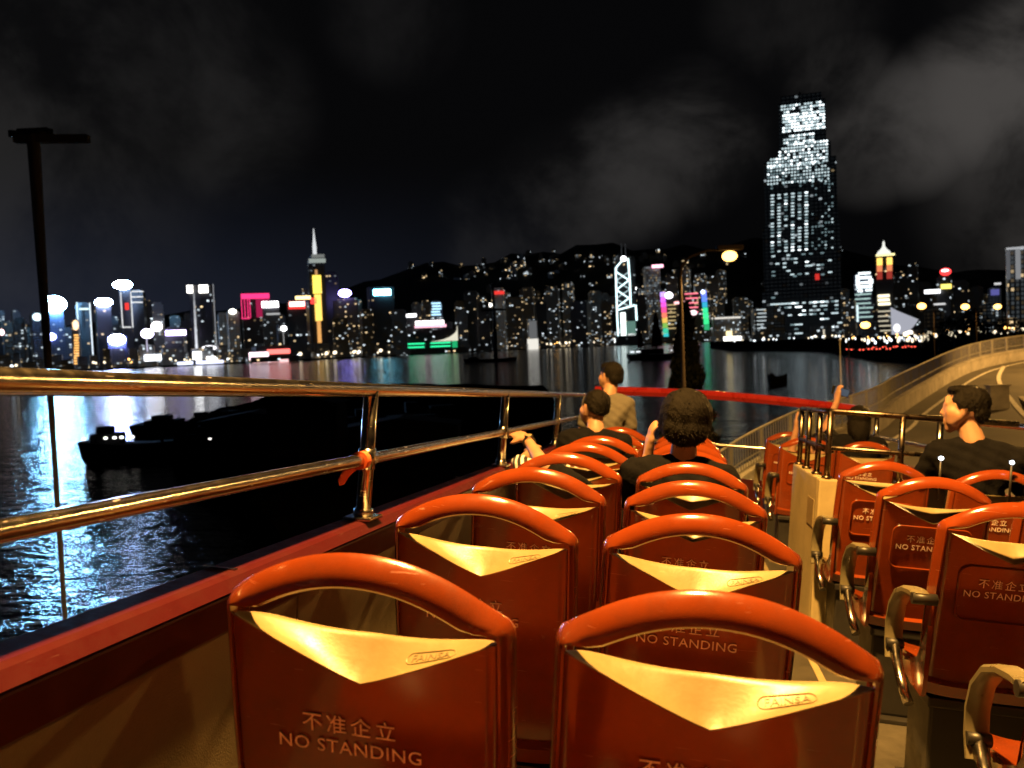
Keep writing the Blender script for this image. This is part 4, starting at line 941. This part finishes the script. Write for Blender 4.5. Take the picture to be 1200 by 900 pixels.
# braced white tower
t = Tower(734, 11.5, 300, 2000, 'dark', 'skyscraper with glowing white diagonal bracing and twin masts', depth=1.0, rot=0, setback=False)
EB = em((.70, .97, 1.0), 2.6); EBs = em((.72, .96, 1), 1.1)
def bar2(t, pts, wpx, mat, name='brace_light'):
    bm = bmesh.new(); y = -t.dep/2-3.5
    tube(bm, [(t.X(u, v), y, t.z(v)) for u, v in pts], wpx*t.k/2, 6); return done(name, bm, mat, t.root)
bar2(t, [(721.5, 313), (723, 363), (724.5, 396)], 1.7, EB); bar2(t, [(736, 303), (738, 330), (739, 358)], 1.9, EB); bar2(t, [(722, 313), (731, 303)], 1.8, EB); bar2(t, [(723, 363), (744, 358)], 1.8, EB); bar2(t, [(745, 358), (746, 376)], 1.8, EB)
for i, v in enumerate((318, 328.5, 339, 349.5)):
    a, b_ = ((722, 737.0), (737.0, 722.5))[i % 2], 0
    bar2(t, [(a[0], v), (a[1], v+10.5)], 1.5, EB); bar2(t, [(722.4, v+10), (737.5, v+.5)] if i % 2 == 0 else [(722.4, v+.5), (737.5, v+10)], .9, EBs)
t.add('lit_panel', 727.5, 733.5, 366, 399, em((.86, 1, .95), 2.4)); t.add('lit_panel', 734, 745, 376.5, 393, em((.4, .8, .66), .28)); t.add('lit_panel', 736, 745, 391, 395.5, em(WHITE, 1.4)); t.add('lit_base', 718, 746, 396, 401, em((.95, 1, .97), 2.2)); t.add('roof_lamp', 727.5, 734, 300, 306, em(WHITE, 7), shape='oval')
for u in (728.5, 733.2):
    bm = bmesh.new(); tube(bm, [(t.X(u, 300), 0, t.h), (t.X(u-.6, 284), 0, t.z(284))], [k_*.5, k_*.22], 6); done('mast', bm, em((.5, .55, .6), .10), t.root)  # masts carry a faint glow of their own in place of light
t = Tower(743, 4, 336, 2080, 'dark', 'slim tower with a white roof lamp just right of the braced tower'); t.add('roof_lamp', 740, 746, 335.5, 340.5, em(WHITE, 6), shape='oval')
t = Tower(765, 10, 312, 2120, facade('pale gridded tower', (.13, .13, .135), 4.4, 6.2, .9, .42, .25, .05, .03, (.2, .78, .15, .8)), 'tall pale gridded tower with a pink sign on its roof', setback=False); t.add('roof_sign', 764, 777, 310.5, 314, em((1, .45, .60), 3))
# bank with rainbow columns
t = Tower(801, 26, 345, 1990, 'warm', 'wide bank building flanked by rainbow lit columns', depth=.5, rot=0)
RB = [((.55, .35, 1), 1.6), ((.72, .14, 1), 1.4), ((.95, .10, .70), 1.3), ((1, .08, .30), 1.4), ((1, .22, .14), 1.2), ((1, .62, .12), 1.0), ((.35, .8, .15), .7), ((.06, .75, .45), .9), ((.05, .70, .72), .9)]
for i, (c, s_) in enumerate(RB): t.add('rainbow_block', 773.5+.5*i, 779.5+.5*i, 341+6.1*i, 346.8+6.1*i, em(c, s_))
for i, (c, s_) in enumerate([((.16, .22, 1), 1.7), ((.12, .25, 1), 1.4), ((.05, .55, .85), .9), ((.05, .85, .35), 1.2), ((.05, .95, .30), 1.4), ((.05, .85, .28), 1.2), ((.05, .65, .25), .7)]): t.add('rainbow_block', 821.5+.6*i, 827.5+.6*i, 342+6.6*i, 348.2+6.6*i, em(c, s_))
t.add('white_sign', 779, 788.5, 341.5, 349, em((1, .92, 1), 6), shape='oval'); t.lines('red_line', 802, 818, 344, 371, 5, .22, em((1, .20, .28), 1.8), 3); t.add('red_line', 790, 803, 353, 356, em((1, .5, .5), 2)); t.lines('gold_window', 781, 792, 356, 388, 7, .3, em((1, .75, .34), .6), 3); t.add('rose_window', 808, 817, 364, 370, em((1, .7, .75), 2.2), shape='oval'); t.add('white_sign', 821, 826, 341, 346, em((.6, .7, 1), 5), shape='oval')
for u, hw, top, Y, st_, lb in ((788, 7, 322, 2150, 'warm', 'warm windowed tower rising behind the rainbow columns, left one'), (804, 7, 314, 2200, 'dense', 'busy tall tower rising behind the middle of the bank'), (822, 8, 320, 2160, 'dense', 'busy tower with amber windows behind the right rainbow column'),
   (837, 7, 322, 2180, 'warm', 'tower with amber windows right of the rainbow bank'), (846, 6, 315, 2230, 'dense', 'thin tall busy tower left of the great skyscraper'), (754, 6, 345, 2100, 'dark', 'dark slab right of the braced tower'),
   (868, 9, 348, 2050, 'dense', 'round shouldered busy tower left of the great skyscraper')):
    Tower(u, hw, top, Y, st_, lb)
t = Tower(851, 17, 371, 1960, 'grey', 'broad low pale block with floodlit foot near the great skyscraper', depth=.4, setback=False); t.add('roof_strip', 834, 868, 371.5, 373.5, em((1, .95, .85), .9)); t.add('lit_foot', 836, 869, 394.5, 400, em((1, .96, .85), 3)); t.add('lit_foot', 851, 858, 388, 394, em((1, .8, .4), 2))
# the great skyscraper
t = Tower(938, 44, 168, 1290, FAC['dark'], 'the tallest skyscraper, its upper floors blazing with white windows', depth=.85, rot=.12, setback=False, name='skyscraper', cat='skyscraper')
t.root.children[0].data.clear_geometry()
bm = bmesh.new(); R = Matrix.Rotation(-.12, 4, 'Z')
secs = [(392, 893, 986), (300, 895, 982), (215, 897, 976), (182, 899, 972)]
def slab(u0, u1, v0, v1, y0=-1, y1=1): box(bm, t.X(u0, (v0+v1)/2), t.X(u1, (v0+v1)/2), -t.dep/2*.98, t.dep/2, max(-1.5, t.z(v1)), t.z(v0), M=R)
slab(893, 986, 340, 420); slab(894, 984, 262, 339.8); slab(895.5, 980, 186, 261.8); slab(913, 973, 168, 185.8); slab(912.5, 967, 118, 167.8); slab(915, 962, 110, 117.8)
box(bm, t.X(925, 108), t.X(950, 108), -10, 10, t.z(109.8), t.z(106), M=R); me_ = bpy.data.meshes.new('wall'); bm.to_mesh(me_); bm.free(); t.root.children[0].data = me_; me_.materials.append(facade('great tower glass', (.030, .036, .042), 5.2, 5.6, .05, .6, .05, .01, .006))
bm = bmesh.new(); tube(bm, [(t.X(937, 106), 0, t.z(106)), (t.X(937, 98), 0, t.z(98))], [3, 1], 6); done('roof_mast', bm, M_DARK, t.root)
WIN = [em((.62, .92, 1), .30), em((.76, .95, 1), 1.0), em((.86, .97, 1), 2.8)]
def window_field(t, name, u0, u1, v0, v1, du, dv, p_on, bright, wide=.62, tall=.55, left=None):
    bms = [bmesh.new() for _ in WIN]; y = -t.dep/2*.98-.5
    v = v0
    while v < v1:
        rowp = random.choice((1, 1, 1, 1, .7)); ul = left(v) if left else u0
        u = u0
        while u < u1:
            if u >= ul and random.random() < p_on*rowp:
                q = min(2, max(0, int(random.gauss(bright, .5)+.5))); w_ = du*wide*random.choice((1, 1, 1, 1.15))
                box(bms[q], t.X(u, v), t.X(u+w_, v), y-.4, y+.3, t.z(v+dv*tall), t.z(v), M=R)
            u += du
        v += dv
    for q, b_ in enumerate(bms): 
        o = done(name, b_, WIN[q], t.root); o['kind'] = 'stuff'
window_field(t, 'lit_window', 915, 965, 121, 129, 3.4, 3.7, .9, 1.2, .72, .5)
window_field(t, 'lit_window', 917, 965, 132, 154, 3.3, 3.7, .97, 1.65, .80, .56)
window_field(t, 'lit_window', 918, 952, 157, 165, 3.3, 3.7, .8, 1.1, .7, .5)
window_field(t, 'lit_window', 899, 970, 167, 192, 3.4, 3.8, .96, 1.35, .66, .5, lambda v: 920-max(0, v-167)*1.35)
window_field(t, 'lit_window', 899, 970, 192, 213, 3.5, 3.8, .88, .95, .58, .46)
window_field(t, 'lit_window', 903, 966, 213, 223, 4.8, 3.6, .35, .4, .5, .4)
for c in (903, 911, 919, 927, 935, 943): window_field(t, 'lit_window', c, c+3.6, 225, 292, 3.9, 3.7, .93, .75 if c < 940 else 1.0, .9, .42)
window_field(t, 'lit_window', 951, 976, 214, 292, 3.8, 3.7, .30, -.1, .5, .4)
window_field(t, 'lit_window', 904, 974, 297, 321, 4.4, 4.6, .42, .85, .9, .34)
window_field(t, 'lit_window', 897, 980, 322, 352, 6.5, 6, .08, .3, .6, .3)
window_field(t, 'lit_window', 898, 978, 354, 372, 4.2, 4.6, .52, .95, .95, .34)
window_field(t, 'lit_window', 896, 982, 374, 405, 5.0, 5.2, .28, .7, .9, .30)
t.add('red_sign', 955, 960, 322, 329, em(REDC, .7))
R = Matrix.Identity(4)
t = Tower(977, 4.5, 240, 1500, 'dense', 'slender tower with a lit tip close behind the great skyscraper', depth=1); t.add('lit_tip', 974.5, 978.5, 242, 250, em((.95, .97, 1), 1.3), shape='oval'); t.add('edge_light', 976, 980.5, 252, 330, em((.6, .62, .66), .10))
t = Tower(900, 20, 360, 1260, 'cool', 'dark podium block left of the great skyscraper with white lit floors', depth=.5); t.lines('lit_floor', 884, 898, 362, 388, 6, .22, em((.85, .97, 1), .9), 4)
t = Tower(966, 18, 380, 1240, 'cool', 'low podium right below the great skyscraper with pale lit shop front', depth=.5); t.lines('lit_floor', 947, 980, 399, 409, 3, .3, em((.75, .92, .95), .8), 8); t.add('lit_column', 964.5, 966.5, 386, 399, em((1, .9, .7), .7))
Tower(989, 7, 338, 1560, 'dense', 'busy mid height tower right beside the great skyscraper'); Tower(998, 6, 352, 1620, 'cool', 'thin cool tower between two bright towers on the right shore')
# two lit towers at right
t = Tower(1012, 10.5, 319, 1900, 'blue', 'tower with a white glowing crown of stacked rings', depth=1, rot=0); EC = em((.86, .98, 1), 2.3)
for (a, b_, v0, v1) in ((1006, 1020, 319, 321.5), (1003, 1007, 322, 334), (1007.3, 1021, 324, 327), (1018, 1023, 327.3, 333), (1008, 1018, 330, 332.5), (1004, 1022, 334.5, 337.5), (1005, 1011, 339, 342), (1014, 1022, 339, 341.5)): t.add('crown_light', a, b_, v0, v1, EC)
t.lines('lit_floor', 1002, 1023, 344, 376, 6, .3, em((.65, .95, .9), .7), 5); t.add('lit_edge', 1003, 1006, 357, 377, em((.75, .95, 1), 1.3))
t = Tower(1037, 10.5, 300, 1700, 'dark', 'dark tower with gold and red columns under a domed white lantern roof', depth=1, rot=0, setback=False)
for u in (1027.5, 1039):
    t.add('gold_column', u, u+6.5, 302, 310.5, em((1, .60, .12), 1.9)); t.add('gold_column', u, u+6.5, 310.7, 318, em((1, .30, .12), .9)); t.add('gold_column', u, u+6.5, 318.2, 327, em((.9, .10, .07), .4))
t.add('lit_cornice', 1026.5, 1048.5, 297.5, 300, em((1, .88, .40), 1.6))
bm = bmesh.new(); kk = t.k
tube(bm, [(0, 0, t.z(297.5)), (0, 0, t.z(294)), (0, 0, t.z(291)), (0, 0, t.z(288)), (0, 0, t.z(283)), (0, 0, t.z(281))], [kk*9, kk*7.5, kk*4, kk*1.8, kk*1.2, kk*.3], 14); done('dome_roof', bm, em((.92, .93, .85), 1.1), t.root)
t.lines('lit_floor', 1028.5, 1043.5, 345, 359, 3, .72, em((1, .90, .62), 1.8), 1); t.lines('lit_floor', 1029, 1044, 364, 398, 6, .25, em((1, .9, .66), .7), 3)
# white sail roofed hall
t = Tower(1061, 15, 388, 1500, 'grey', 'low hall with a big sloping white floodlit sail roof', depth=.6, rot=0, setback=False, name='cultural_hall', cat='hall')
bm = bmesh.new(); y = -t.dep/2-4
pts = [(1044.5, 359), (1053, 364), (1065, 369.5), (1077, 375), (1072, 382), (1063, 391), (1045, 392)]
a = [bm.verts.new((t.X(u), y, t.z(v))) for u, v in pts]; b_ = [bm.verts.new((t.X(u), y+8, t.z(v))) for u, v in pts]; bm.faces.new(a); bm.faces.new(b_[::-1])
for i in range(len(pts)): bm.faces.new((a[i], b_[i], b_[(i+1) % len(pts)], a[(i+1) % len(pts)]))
done('sail_roof', bm, em((.80, .82, .95), .50), t.root); t.add('floodlight', 1046, 1056, 378, 390, em((.95, .95, 1), 1.4), shape='oval', dep=2); t.add('floodlight', 1059, 1070, 387, 393, em((1, .93, .8), 4), shape='oval')  # the roof itself glows in place of floodlighting
for u, hw, top, Y, st_, lb in ((1056, 9, 318, 2100, 'dark', 'dark tower behind the domed lantern tower'), (1070, 7, 308, 2200, 'dark', 'dim slim tower peaking above the sail roof'), (1084, 8, 330, 2000, 'dark', 'dim dark tower right of the sail roof'), (1126, 10, 328, 1700, 'dark', 'dark broad tower right of the red topped one'),
   (1145, 8, 335, 1600, 'dark', 'dark tower with few windows above the road bend'), (1157, 9, 355, 1100, 'dense', 'low block with grey lit floors above the road bend'), (1020, 8, 376, 1200, 'cool', 'low block on the near shore below the ringed crown'), (1095, 12, 362, 1000, 'warm', 'dark low block with a few warm windows at right'), (1180, 12, 372, 900, 'warm', 'dark low block under the pale slab at the right edge')):
    Tower(u, hw, top, Y, st_, lb)
t = Tower(1108, 10, 322, 1600, 'dark', 'dark tower under a red roof glow with slanting white and yellow signs'); t.add('red_crown', 1101, 1115, 314, 323, em((1, .05, .05), 2.0), shape='oval'); t.add('pale_crown', 1103, 1112, 315.5, 318.5, em((1, .6, .6), 5), shape='oval', dep=4); t.add('yellow_sign', 1102.5, 1115, 333, 338.5, em((1, .80, .16), 1.9)); t.add('white_sign', 1083, 1102, 338.5, 343, em((.95, .97, 1), 3.0)); t.add('white_sign', 1094, 1108, 355, 357, em(WHITE, .8))
t = Tower(1166, 8, 336, 1500, 'blue', 'dim tower with a violet blue lit panel at right'); t.add('blue_panel', 1161, 1171, 339, 346, em((.30, .30, 1), .35)); t.add('white_sign', 1165, 1173, 331.5, 334, em(WHITE, .7))
t = Tower(1192, 13, 289, 1000, 'grey', 'pale floodlit slab with vertical ribs cut by the right edge', depth=.7, rot=.1, setback=False); t.add('floodlit_rib', 1179, 1184, 293, 327, em((.62, .64, .70), .16)); t.add('floodlit_rib', 1190, 1196, 292, 327, em((.70, .72, .76), .32)); t.add('lit_cornice', 1179, 1206, 289.5, 292, em((.85, .87, .9), .5))  # floodlight on ribs and cornice put in as their own glow
# filler towers and hillside blocks nobody can tell apart
def filler(us, Yr, tops, styles, group, label, hw=(4, 8)):
    for u in us:
        Y = random.uniform(*Yr); Tower(u+random.uniform(-3, 3), random.uniform(*hw), random.uniform(*tops), Y, random.choice(styles), label, group, depth=random.uniform(.6, 1))
filler(range(2, 270, 17), (1650, 1800), (362, 392), ('blue', 'cool', 'dark'), 'background towers of the eastern shore', 'plain distant tower with sparse windows among others on the eastern shore')
filler(range(320, 560, 13), (1850, 2000), (350, 382), ('warm', 'dark', 'cool'), 'background towers of the middle shore', 'plain distant tower with sparse windows among others on the middle shore')
filler(range(556, 880, 11), (2120, 2300), (336, 368), ('warm', 'dense', 'cool'), 'towers at the foot of the hill', 'plain distant tower with mixed windows at the foot of the hill')
filler(range(980, 1200, 16), (1900, 2200), (338, 372), ('warm', 'dark', 'cool'), 'background towers of the right shore', 'plain distant tower with sparse windows among others on the right shore')
def shore_blocks(us, Yf, group, label, styles=('dense', 'warm')):
    for u in us:
        Y = Yf(u); v = 399-.042*(u-600)+10*F/Y-random.uniform(6, 17)*1480/Y
        Tower(u+random.uniform(-2, 2), random.uniform(4, 9), v, Y, random.choice(styles), label, group, setback=False, name='shore_building', cat='building')
def shoreY(u):
    P_ = [(0, 1330), (110, 1330), (230, 1400), (330, 1480), (430, 1600), (560, 1950), (700, 2000), (840, 2050), (1000, 2100)]
    for (a, ya), (b_, yb) in zip(P_, P_[1:]):
        if a <= u <= b_: return ya+(yb-ya)*(u-a)/(b_-a)
    return 1330
shore_blocks(range(4, 860, 15), lambda u: shoreY(u)+random.uniform(30, 70), 'low shore buildings', 'low distant building with lit rooms in the row along the far waterfront')
# the wooded peak carries lit blocks
bm = bmesh.new(); box(bm, -7, 7, -5, 5, -4, 15); box(bm, -4, 4, -3, 3, 15.01, 18)
hb0 = done('hillside_block', bm, facade('hillside flats', (.04, .04, .04), 6, 5, .20, 2.4, .45, .05, .004)); hbs = [hb0]
for w_, h_ in ((12, 9), (6, 24)):
    c = hb0.copy(); COL.objects.link(c); c.data = hb0.data.copy()
    for v in c.data.vertices: v.co = Vector((v.co.x*w_/9, v.co.y, v.co.z*h_/26 if v.co.z > 0 else v.co.z))
    hbs.append(c)
HL = []
while len(HL) < 105:
    u = random.choice((random.gauss(650, 55), random.gauss(800, 50), random.gauss(600, 45), random.uniform(460, 1000))); v = random.choice((random.uniform(299, 350), random.gauss(305, 5), random.uniform(310, 340)))
    for Y in range(2250, 3050, 20):
        p_ = at(u, v, Y)
        if p_.z <= hill_z(p_.x, p_.y):
            HL.append((p_.x, Y, hill_z(p_.x, p_.y))); break
for i, q in enumerate(HL):
    o = hbs[i] if i < 3 else random.choice(hbs).copy()
    if i >= 3: COL.objects.link(o)
    o.matrix_world = Matrix.Translation(q) @ Matrix.Rotation(random.uniform(-.4, .4), 4, 'Z')
    tag(o, 'small lit apartment block scattered on the dark wooded hillside', 'apartment block', 'lit blocks on the hillside')
# promenade lamps along the far water's edge
def lamp_mesh(r, h, mat, mat2):
    bm = bmesh.new(); tube(bm, [(0, 0, 0), (0, 0, h)], .25, 5, mi=1)
    for f in bm.faces: f.material_index = 1
    n0 = len(bm.faces); ball(bm, (0, 0, h+r*.6), r, 8); bm.faces.ensure_lookup_table()
    for f in bm.faces[n0:]: f.material_index = 0
    me = bpy.data.meshes.new('shore_lamp'); bm.to_mesh(me); bm.free(); me.materials.append(mat); me.materials.append(mat2); return me
LM = [lamp_mesh(1.5, 7, M_LAMPW, M_DARK), lamp_mesh(1.8, 6, M_LAMPC, M_DARK), lamp_mesh(1.2, 9, M_LAMP, M_DARK), lamp_mesh(2.3, 6, M_LAMPW, M_DARK)]
def scatter_lamps(n, fn, label, group, scale=1.0, pick=(0, 0, 1, 2, 3)):
    for _ in range(n):
        u, Y = fn(); p_ = at(u, 405, Y)
        o = bpy.data.objects.new('shore_lamp', LM[random.choice(pick)]); COL.objects.link(o); o.location = (p_.x, Y, GZ)
        s_ = scale*random.uniform(.6, 1.25); o.scale = (s_, s_, min(1.3, max(.5, s_)))
        tag(o, label, 'lamp', group)
def f1():
    u = random.choice((random.uniform(0, 870), random.uniform(190, 470), random.uniform(560, 740))); return u, shoreY(u)+random.uniform(6, 26)
scatter_lamps(140, f1, 'tiny bright lamp in the string along the far waterfront', 'lamps along the far waterfront', 1.15)
def f2(): return random.uniform(985, 1100), random.uniform(430, 700)
scatter_lamps(64, f2, 'tiny bright lamp in the crowded lights of the near marina shore', 'lamps on the marina shore', .30, (0, 1, 1, 2, 3, 3))
def f3(): return random.uniform(860, 985), random.uniform(900, 1150)
scatter_lamps(24, f3, 'tiny pale lamp at the foot of the great skyscraper', 'lamps below the great skyscraper', .55, (1, 1, 0))
def f4():
    u = random.uniform(1050, 1210); return u, random.uniform(520, 760)
scatter_lamps(30, f4, 'tiny warm lamp among the dark trees behind the road bend', 'lamps behind the road bend', .62, (0, 2, 3))
# parked cars on the marina shore: red tail lights
bm = bmesh.new(); box(bm, -.9, .9, -2.1, 2.1, .3, .85, bev=.15); box(bm, -.78, .78, -1.2, 1.0, .852, 1.42, bev=.2)
for x in (-.8, .8):
    for y in (-1.3, 1.3): tube(bm, [(x-.1, y, .33), (x+.1, y, .33)], .33, 10)
cb = done('body', bm, M_HULL)
car = empty('parked_car', Vector((0, 0, 0)), 'small dark car with red tail lights parked on the marina shore', 'car', 'cars parked on the marina shore'); cb.parent = car
for x in (-.65, .65):
    bm = bmesh.new(); box(bm, x-.32, x+.32, -2.2, -2.08, .5, .9, bev=.05); done('tail_light', bm, M_LAMPR, car)
for i in range(16):
    c = car if i == 0 else copy_tree(car); u = 992+i*5.2+random.uniform(-2, 2); Y = random.uniform(400, 470); p_ = at(u, 405, Y); c.matrix_world = Matrix.Translation((p_.x, Y, GZ)) @ Matrix.Rotation(random.uniform(-.3, .3), 4, 'Z') @ Matrix.Scale(1.15, 4)

# ------------------------------------------------------------------ trees
def tree(foot, h, r, label, group=None, conifer=False, n=900, name='tree'):
    root = empty(name, Vector(foot), label, 'tree', group)
    bm = bmesh.new(); tube(bm, [(0, 0, -.3), (.05*r, 0, h*.3), (.0, .05*r, h*.6), (0, 0, h*.95)], [h*.022+.05, h*.018+.03, h*.010+.02, .02], 8)
    for i in range(9):
        z = h*random.uniform(.25, .8); a = random.uniform(0, 6.28); L = r*random.uniform(.5, .9)*(1-z/h if conifer else .8)
        tube(bm, [(0, 0, z), (L*.5*math.cos(a), L*.5*math.sin(a), z+L*.2), (L*math.cos(a), L*math.sin(a), z+L*(.05 if conifer else .5))], [h*.006+.02, h*.004+.012, .01], 5)
    done('trunk', bm, M_BARK, root)
    bm = bmesh.new(); cl = []
    for i in range(90 if conifer else 26):
        if conifer:
            z = h*(1-.97*random.random()**1.6); rr = r*(1-z/h)**.8; a = random.uniform(0, 6.28); cl.append((Vector((rr*.6*math.cos(a), rr*.6*math.sin(a), z)), rr*.5+.05, h*.03))
        else:
            a = random.uniform(0, 6.28); rr = r*math.sqrt(random.random())*.8; z = h*random.uniform(.35, .9); cl.append((Vector((rr*math.cos(a), rr*math.sin(a), z)), r*.33, r*.26))
    for i in range(n):
        c, rx, rz = random.choice(cl); d = Vector((random.gauss(0, 1), random.gauss(0, 1), random.gauss(0, 1))).normalized()*random.random()**.4
        p_ = c+Vector((d.x*rx, d.y*rx, d.z*rz)); s_ = h*(.006 if conifer else .016)*random.uniform(.6, 1.5)+.03
        ax = Vector((random.gauss(0, 1), random.gauss(0, 1), random.gauss(0, .6))).normalized(); bx = ax.orthogonal().normalized(); cx_ = ax.cross(bx)
        bm.faces.new([bm.verts.new(p_+bx*s_*1.5), bm.verts.new(p_+cx_*s_*.7), bm.verts.new(p_-bx*s_*1.5), bm.verts.new(p_-cx_*s_*.7)])
    done('crown', bm, M_LEAF, root, normals=False); return root
q = at(806, 460, 30); zt_ = at(811, 366, 30).z
tree((q.x, q.y, zt_-12.6), 12.6, 2.1, 'tall narrow dark conifer behind the slim lamp pole ahead of the bus', conifer=True, n=9000, name='conifer_tree')
for i, (u, Y, top, rpx) in enumerate(((1118, 330, 366, 22), (1142, 300, 360, 20), (1100, 360, 378, 15), (1165, 280, 372, 20), (1190, 260, 376, 20), (1082, 420, 384, 12), (1210, 240, 374, 20), (1060, 450, 396, 9), (1040, 470, 400, 8))):
    p_ = at(u, 405, Y); h = at(u, top, Y).z-GZ
    tree((p_.x, Y, GZ), h, rpx*Y/F, 'rounded dark tree in the unlit belt between the road bend and the towers', 'dark trees behind the road bend', n=900)
# ------------------------------------------------------------------ boats, barges and sheds in the dark
def hull_mesh(bm, L, Wd, H, sheer=.25):
    rows = []
    for i in range(13):
        s_ = -1+2*i/12; wd = Wd/2*(1-abs(max(0, s_))**2.6*.95)*(1-.15*(s_ < -.8)); zz = H*(1+sheer*s_*s_)
        rows.append([(s_*L/2, -wd, zz), (s_*L/2*.96, -wd*.8, H*.3), (s_*L/2*.92, 0, -.6), (s_*L/2*.96, wd*.8, H*.3), (s_*L/2, wd, zz)])
    V = grid(bm, rows, close=True)
    for r_ in (V[0], V[-1]): bm.faces.new(r_)
def boat(u, v, L, label, rot=0, name='barge', cat='barge', H=2.2, group=None):
    d = WC @ pix(u, v); p_ = d*(SEA/d.z)
    root = empty(name, Matrix.Translation((p_.x, p_.y, SEA)) @ Matrix.Rotation(rot, 4, 'Z'), label, cat, group)
    bm = bmesh.new(); hull_mesh(bm, L, L*.28, H); done('hull', bm, M_HULL, root); return root
b_ = boat(769, 421, 34, 'dark sailing junk with tall ribbed sail and lit deck in mid harbour', .08, 'junk_boat', 'boat', 3.0); ks = (b_.location.y)/F
bm = bmesh.new(); box(bm, -11, 4, -3, 3, 3.2, 6.2, bev=.3); done('deckhouse', bm, M_HULL, b_)
bm = bmesh.new()
for x in (-15, -11.5, 9, 14): box(bm, x-1.2, x+1.2, -4.6, -4.1, 4.4, 5.4)
done('deck_light', bm, em((.85, .9, .95), 1.2), b_)
for x, h in ((.5, 27), (-9, 17)):
    bm = bmesh.new(); tube(bm, [(x, 0, 2.5), (x, 0, h)], [.4, .15], 8); done('mast', bm, M_HULL, b_)
    bm = bmesh.new(); rows = []
    for i in range(9):
        z = 7+(h-7.5)*i/8; wd = (h*.24)*(1-.75*(i/8)**1.4); rows.append([(x-wd*.45+wd*k/4, .5+.6*math.sin(k/4*3.14)+(.12 if i % 2 else 0), z+.8*k/4) for k in range(5)])
    grid(bm, rows); done('sail', bm, M_MAROON, b_)
for (u, v, L, rot, lb) in ((176, 540, 15, .1, 'low dark barge moored nearest the blue reflections, with tiny lamps'), (250, 515, 22, .05, 'long dark barge moored behind the nearest one'), (575, 424, 40, .0, 'dark derrick boat with a cross shaped mast off the middle shore'), (912, 452, 5, .3, 'small dark launch on the teal water below the great skyscraper')):
    r_ = boat(u, v, L, lb, rot)
    bm = bmesh.new(); dh = L*.14 if L < 20 else 1.6; box(bm, -L*.42, -L*.2, -L*.08, L*.08, 2.3, 2.3+dh*.6, bev=.1); box(bm, -L*.38, -L*.27, -L*.05, L*.05, 2.31+dh*.6, 2.3+dh); done('deckhouse', bm, M_HULL, r_)
    bm = bmesh.new(); hm_ = L*.24 if L < 30 else 58
    tube(bm, [(L*.1, 0, 2), (L*.1, 0, hm_)], [.25 if L < 30 else 1.5, .1 if L < 30 else .8], 6)
    if L > 30: tube(bm, [(L*.1-9, 0, hm_*.66), (L*.1+9, 0, hm_*.66)], .9, 6)
    else: tube(bm, [(L*.1, 0, 2.5), (L*.38, 0, hm_*.8)], .12, 6)
    done('derrick', bm, M_HULL, r_)
    if u == 176:
        for x, y in ((-6.8, -1.6), (-4.4, -1.5), (-3.4, -1.5), (-2.6, -1.5), (-1.4, -1.5)):
            bm = bmesh.new(); tube(bm, [(x, y, 2.2), (x, y, 3.0)], .05, 5); done('lamp_post', bm, M_HULL, r_); bm = bmesh.new(); ball(bm, (x, y, 3.1), (.22, .15, .13), 8); done('deck_lamp', bm, em((1, .95, .85), 5), r_)
def shed(u, Y, w_, h_, lb, base=-9.2, group=None):
    p_ = at(u, 500, Y); root = empty('quay_shed', Vector((p_.x, Y, base)), lb, 'shed', group)
    bm = bmesh.new(); box(bm, -w_/2, w_/2, -2.5, 2.5, 0, h_); done('wall', bm, M_HULL, root)
    bm = bmesh.new(); prof = [(-w_/2-.3, h_+.01), (0, h_+.9), (w_/2+.3, h_+.01)]; a = [bm.verts.new((x, -2.8, z)) for x, z in prof]; c = [bm.verts.new((x, 2.8, z)) for x, z in prof]
    bm.faces.new(a); bm.faces.new(c[::-1]); [bm.faces.new((a[i], c[i], c[(i+1) % 3], a[(i+1) % 3])) for i in range(3)]; done('roof', bm, M_HULL, root)
shed(362, 80, 6.2, 4.6, 'tall black shed on the dark quay behind the long rail'); shed(300, 100, 11, 2.0, 'low black shed on the dark quay left of the tall one'); shed(470, 90, 12, 1.4, 'long low black shed on the dark quay near the tall rail post')
for i in range(16):
    u = 236+i*19+random.uniform(-6, 6); v = 492+(i*19)*-.03+random.uniform(-8, 12); d = WC @ pix(u, v); d = d*(-9.2/d.z)
    w_ = random.uniform(1.2, 3.6); h_ = random.uniform(.5, 1.5); bm = bmesh.new(); box(bm, -w_/2, w_/2, -1, 1, 0, h_, bev=.06); box(bm, -w_/2-.05, w_/2+.05, -1.05, 1.05, h_*.4, h_*.48)
    tag(done('cargo_crate', bm, M_HULL, M=Matrix.Translation((d.x, d.y, -9.2)) @ Matrix.Rotation(random.uniform(-.5, .5), 4, 'Z')), 'low black crate among others along the dark quay edge', 'crate', 'crates on the dark quay')
for u, v, lb in ((321, 494, 'tiny white lamp on the dark quay beside the tall black shed'), (246, 515, 'tiny white lamp on the dark quay right of the moored barges')):
    d = WC @ pix(u, v); d = d*(-8.2/d.z); lq = empty('quay_lamp', Vector((d.x, d.y, -9.2)), lb, 'lamp')
    bm = bmesh.new(); tube(bm, [(0, 0, 0), (0, 0, 1.0)], .05, 6); done('post', bm, M_HULL, lq); bm = bmesh.new(); ball(bm, (0, 0, 1.06), (.16, .12, .08), 8); done('lamp_head', bm, em((1, .95, .88), 3), lq)
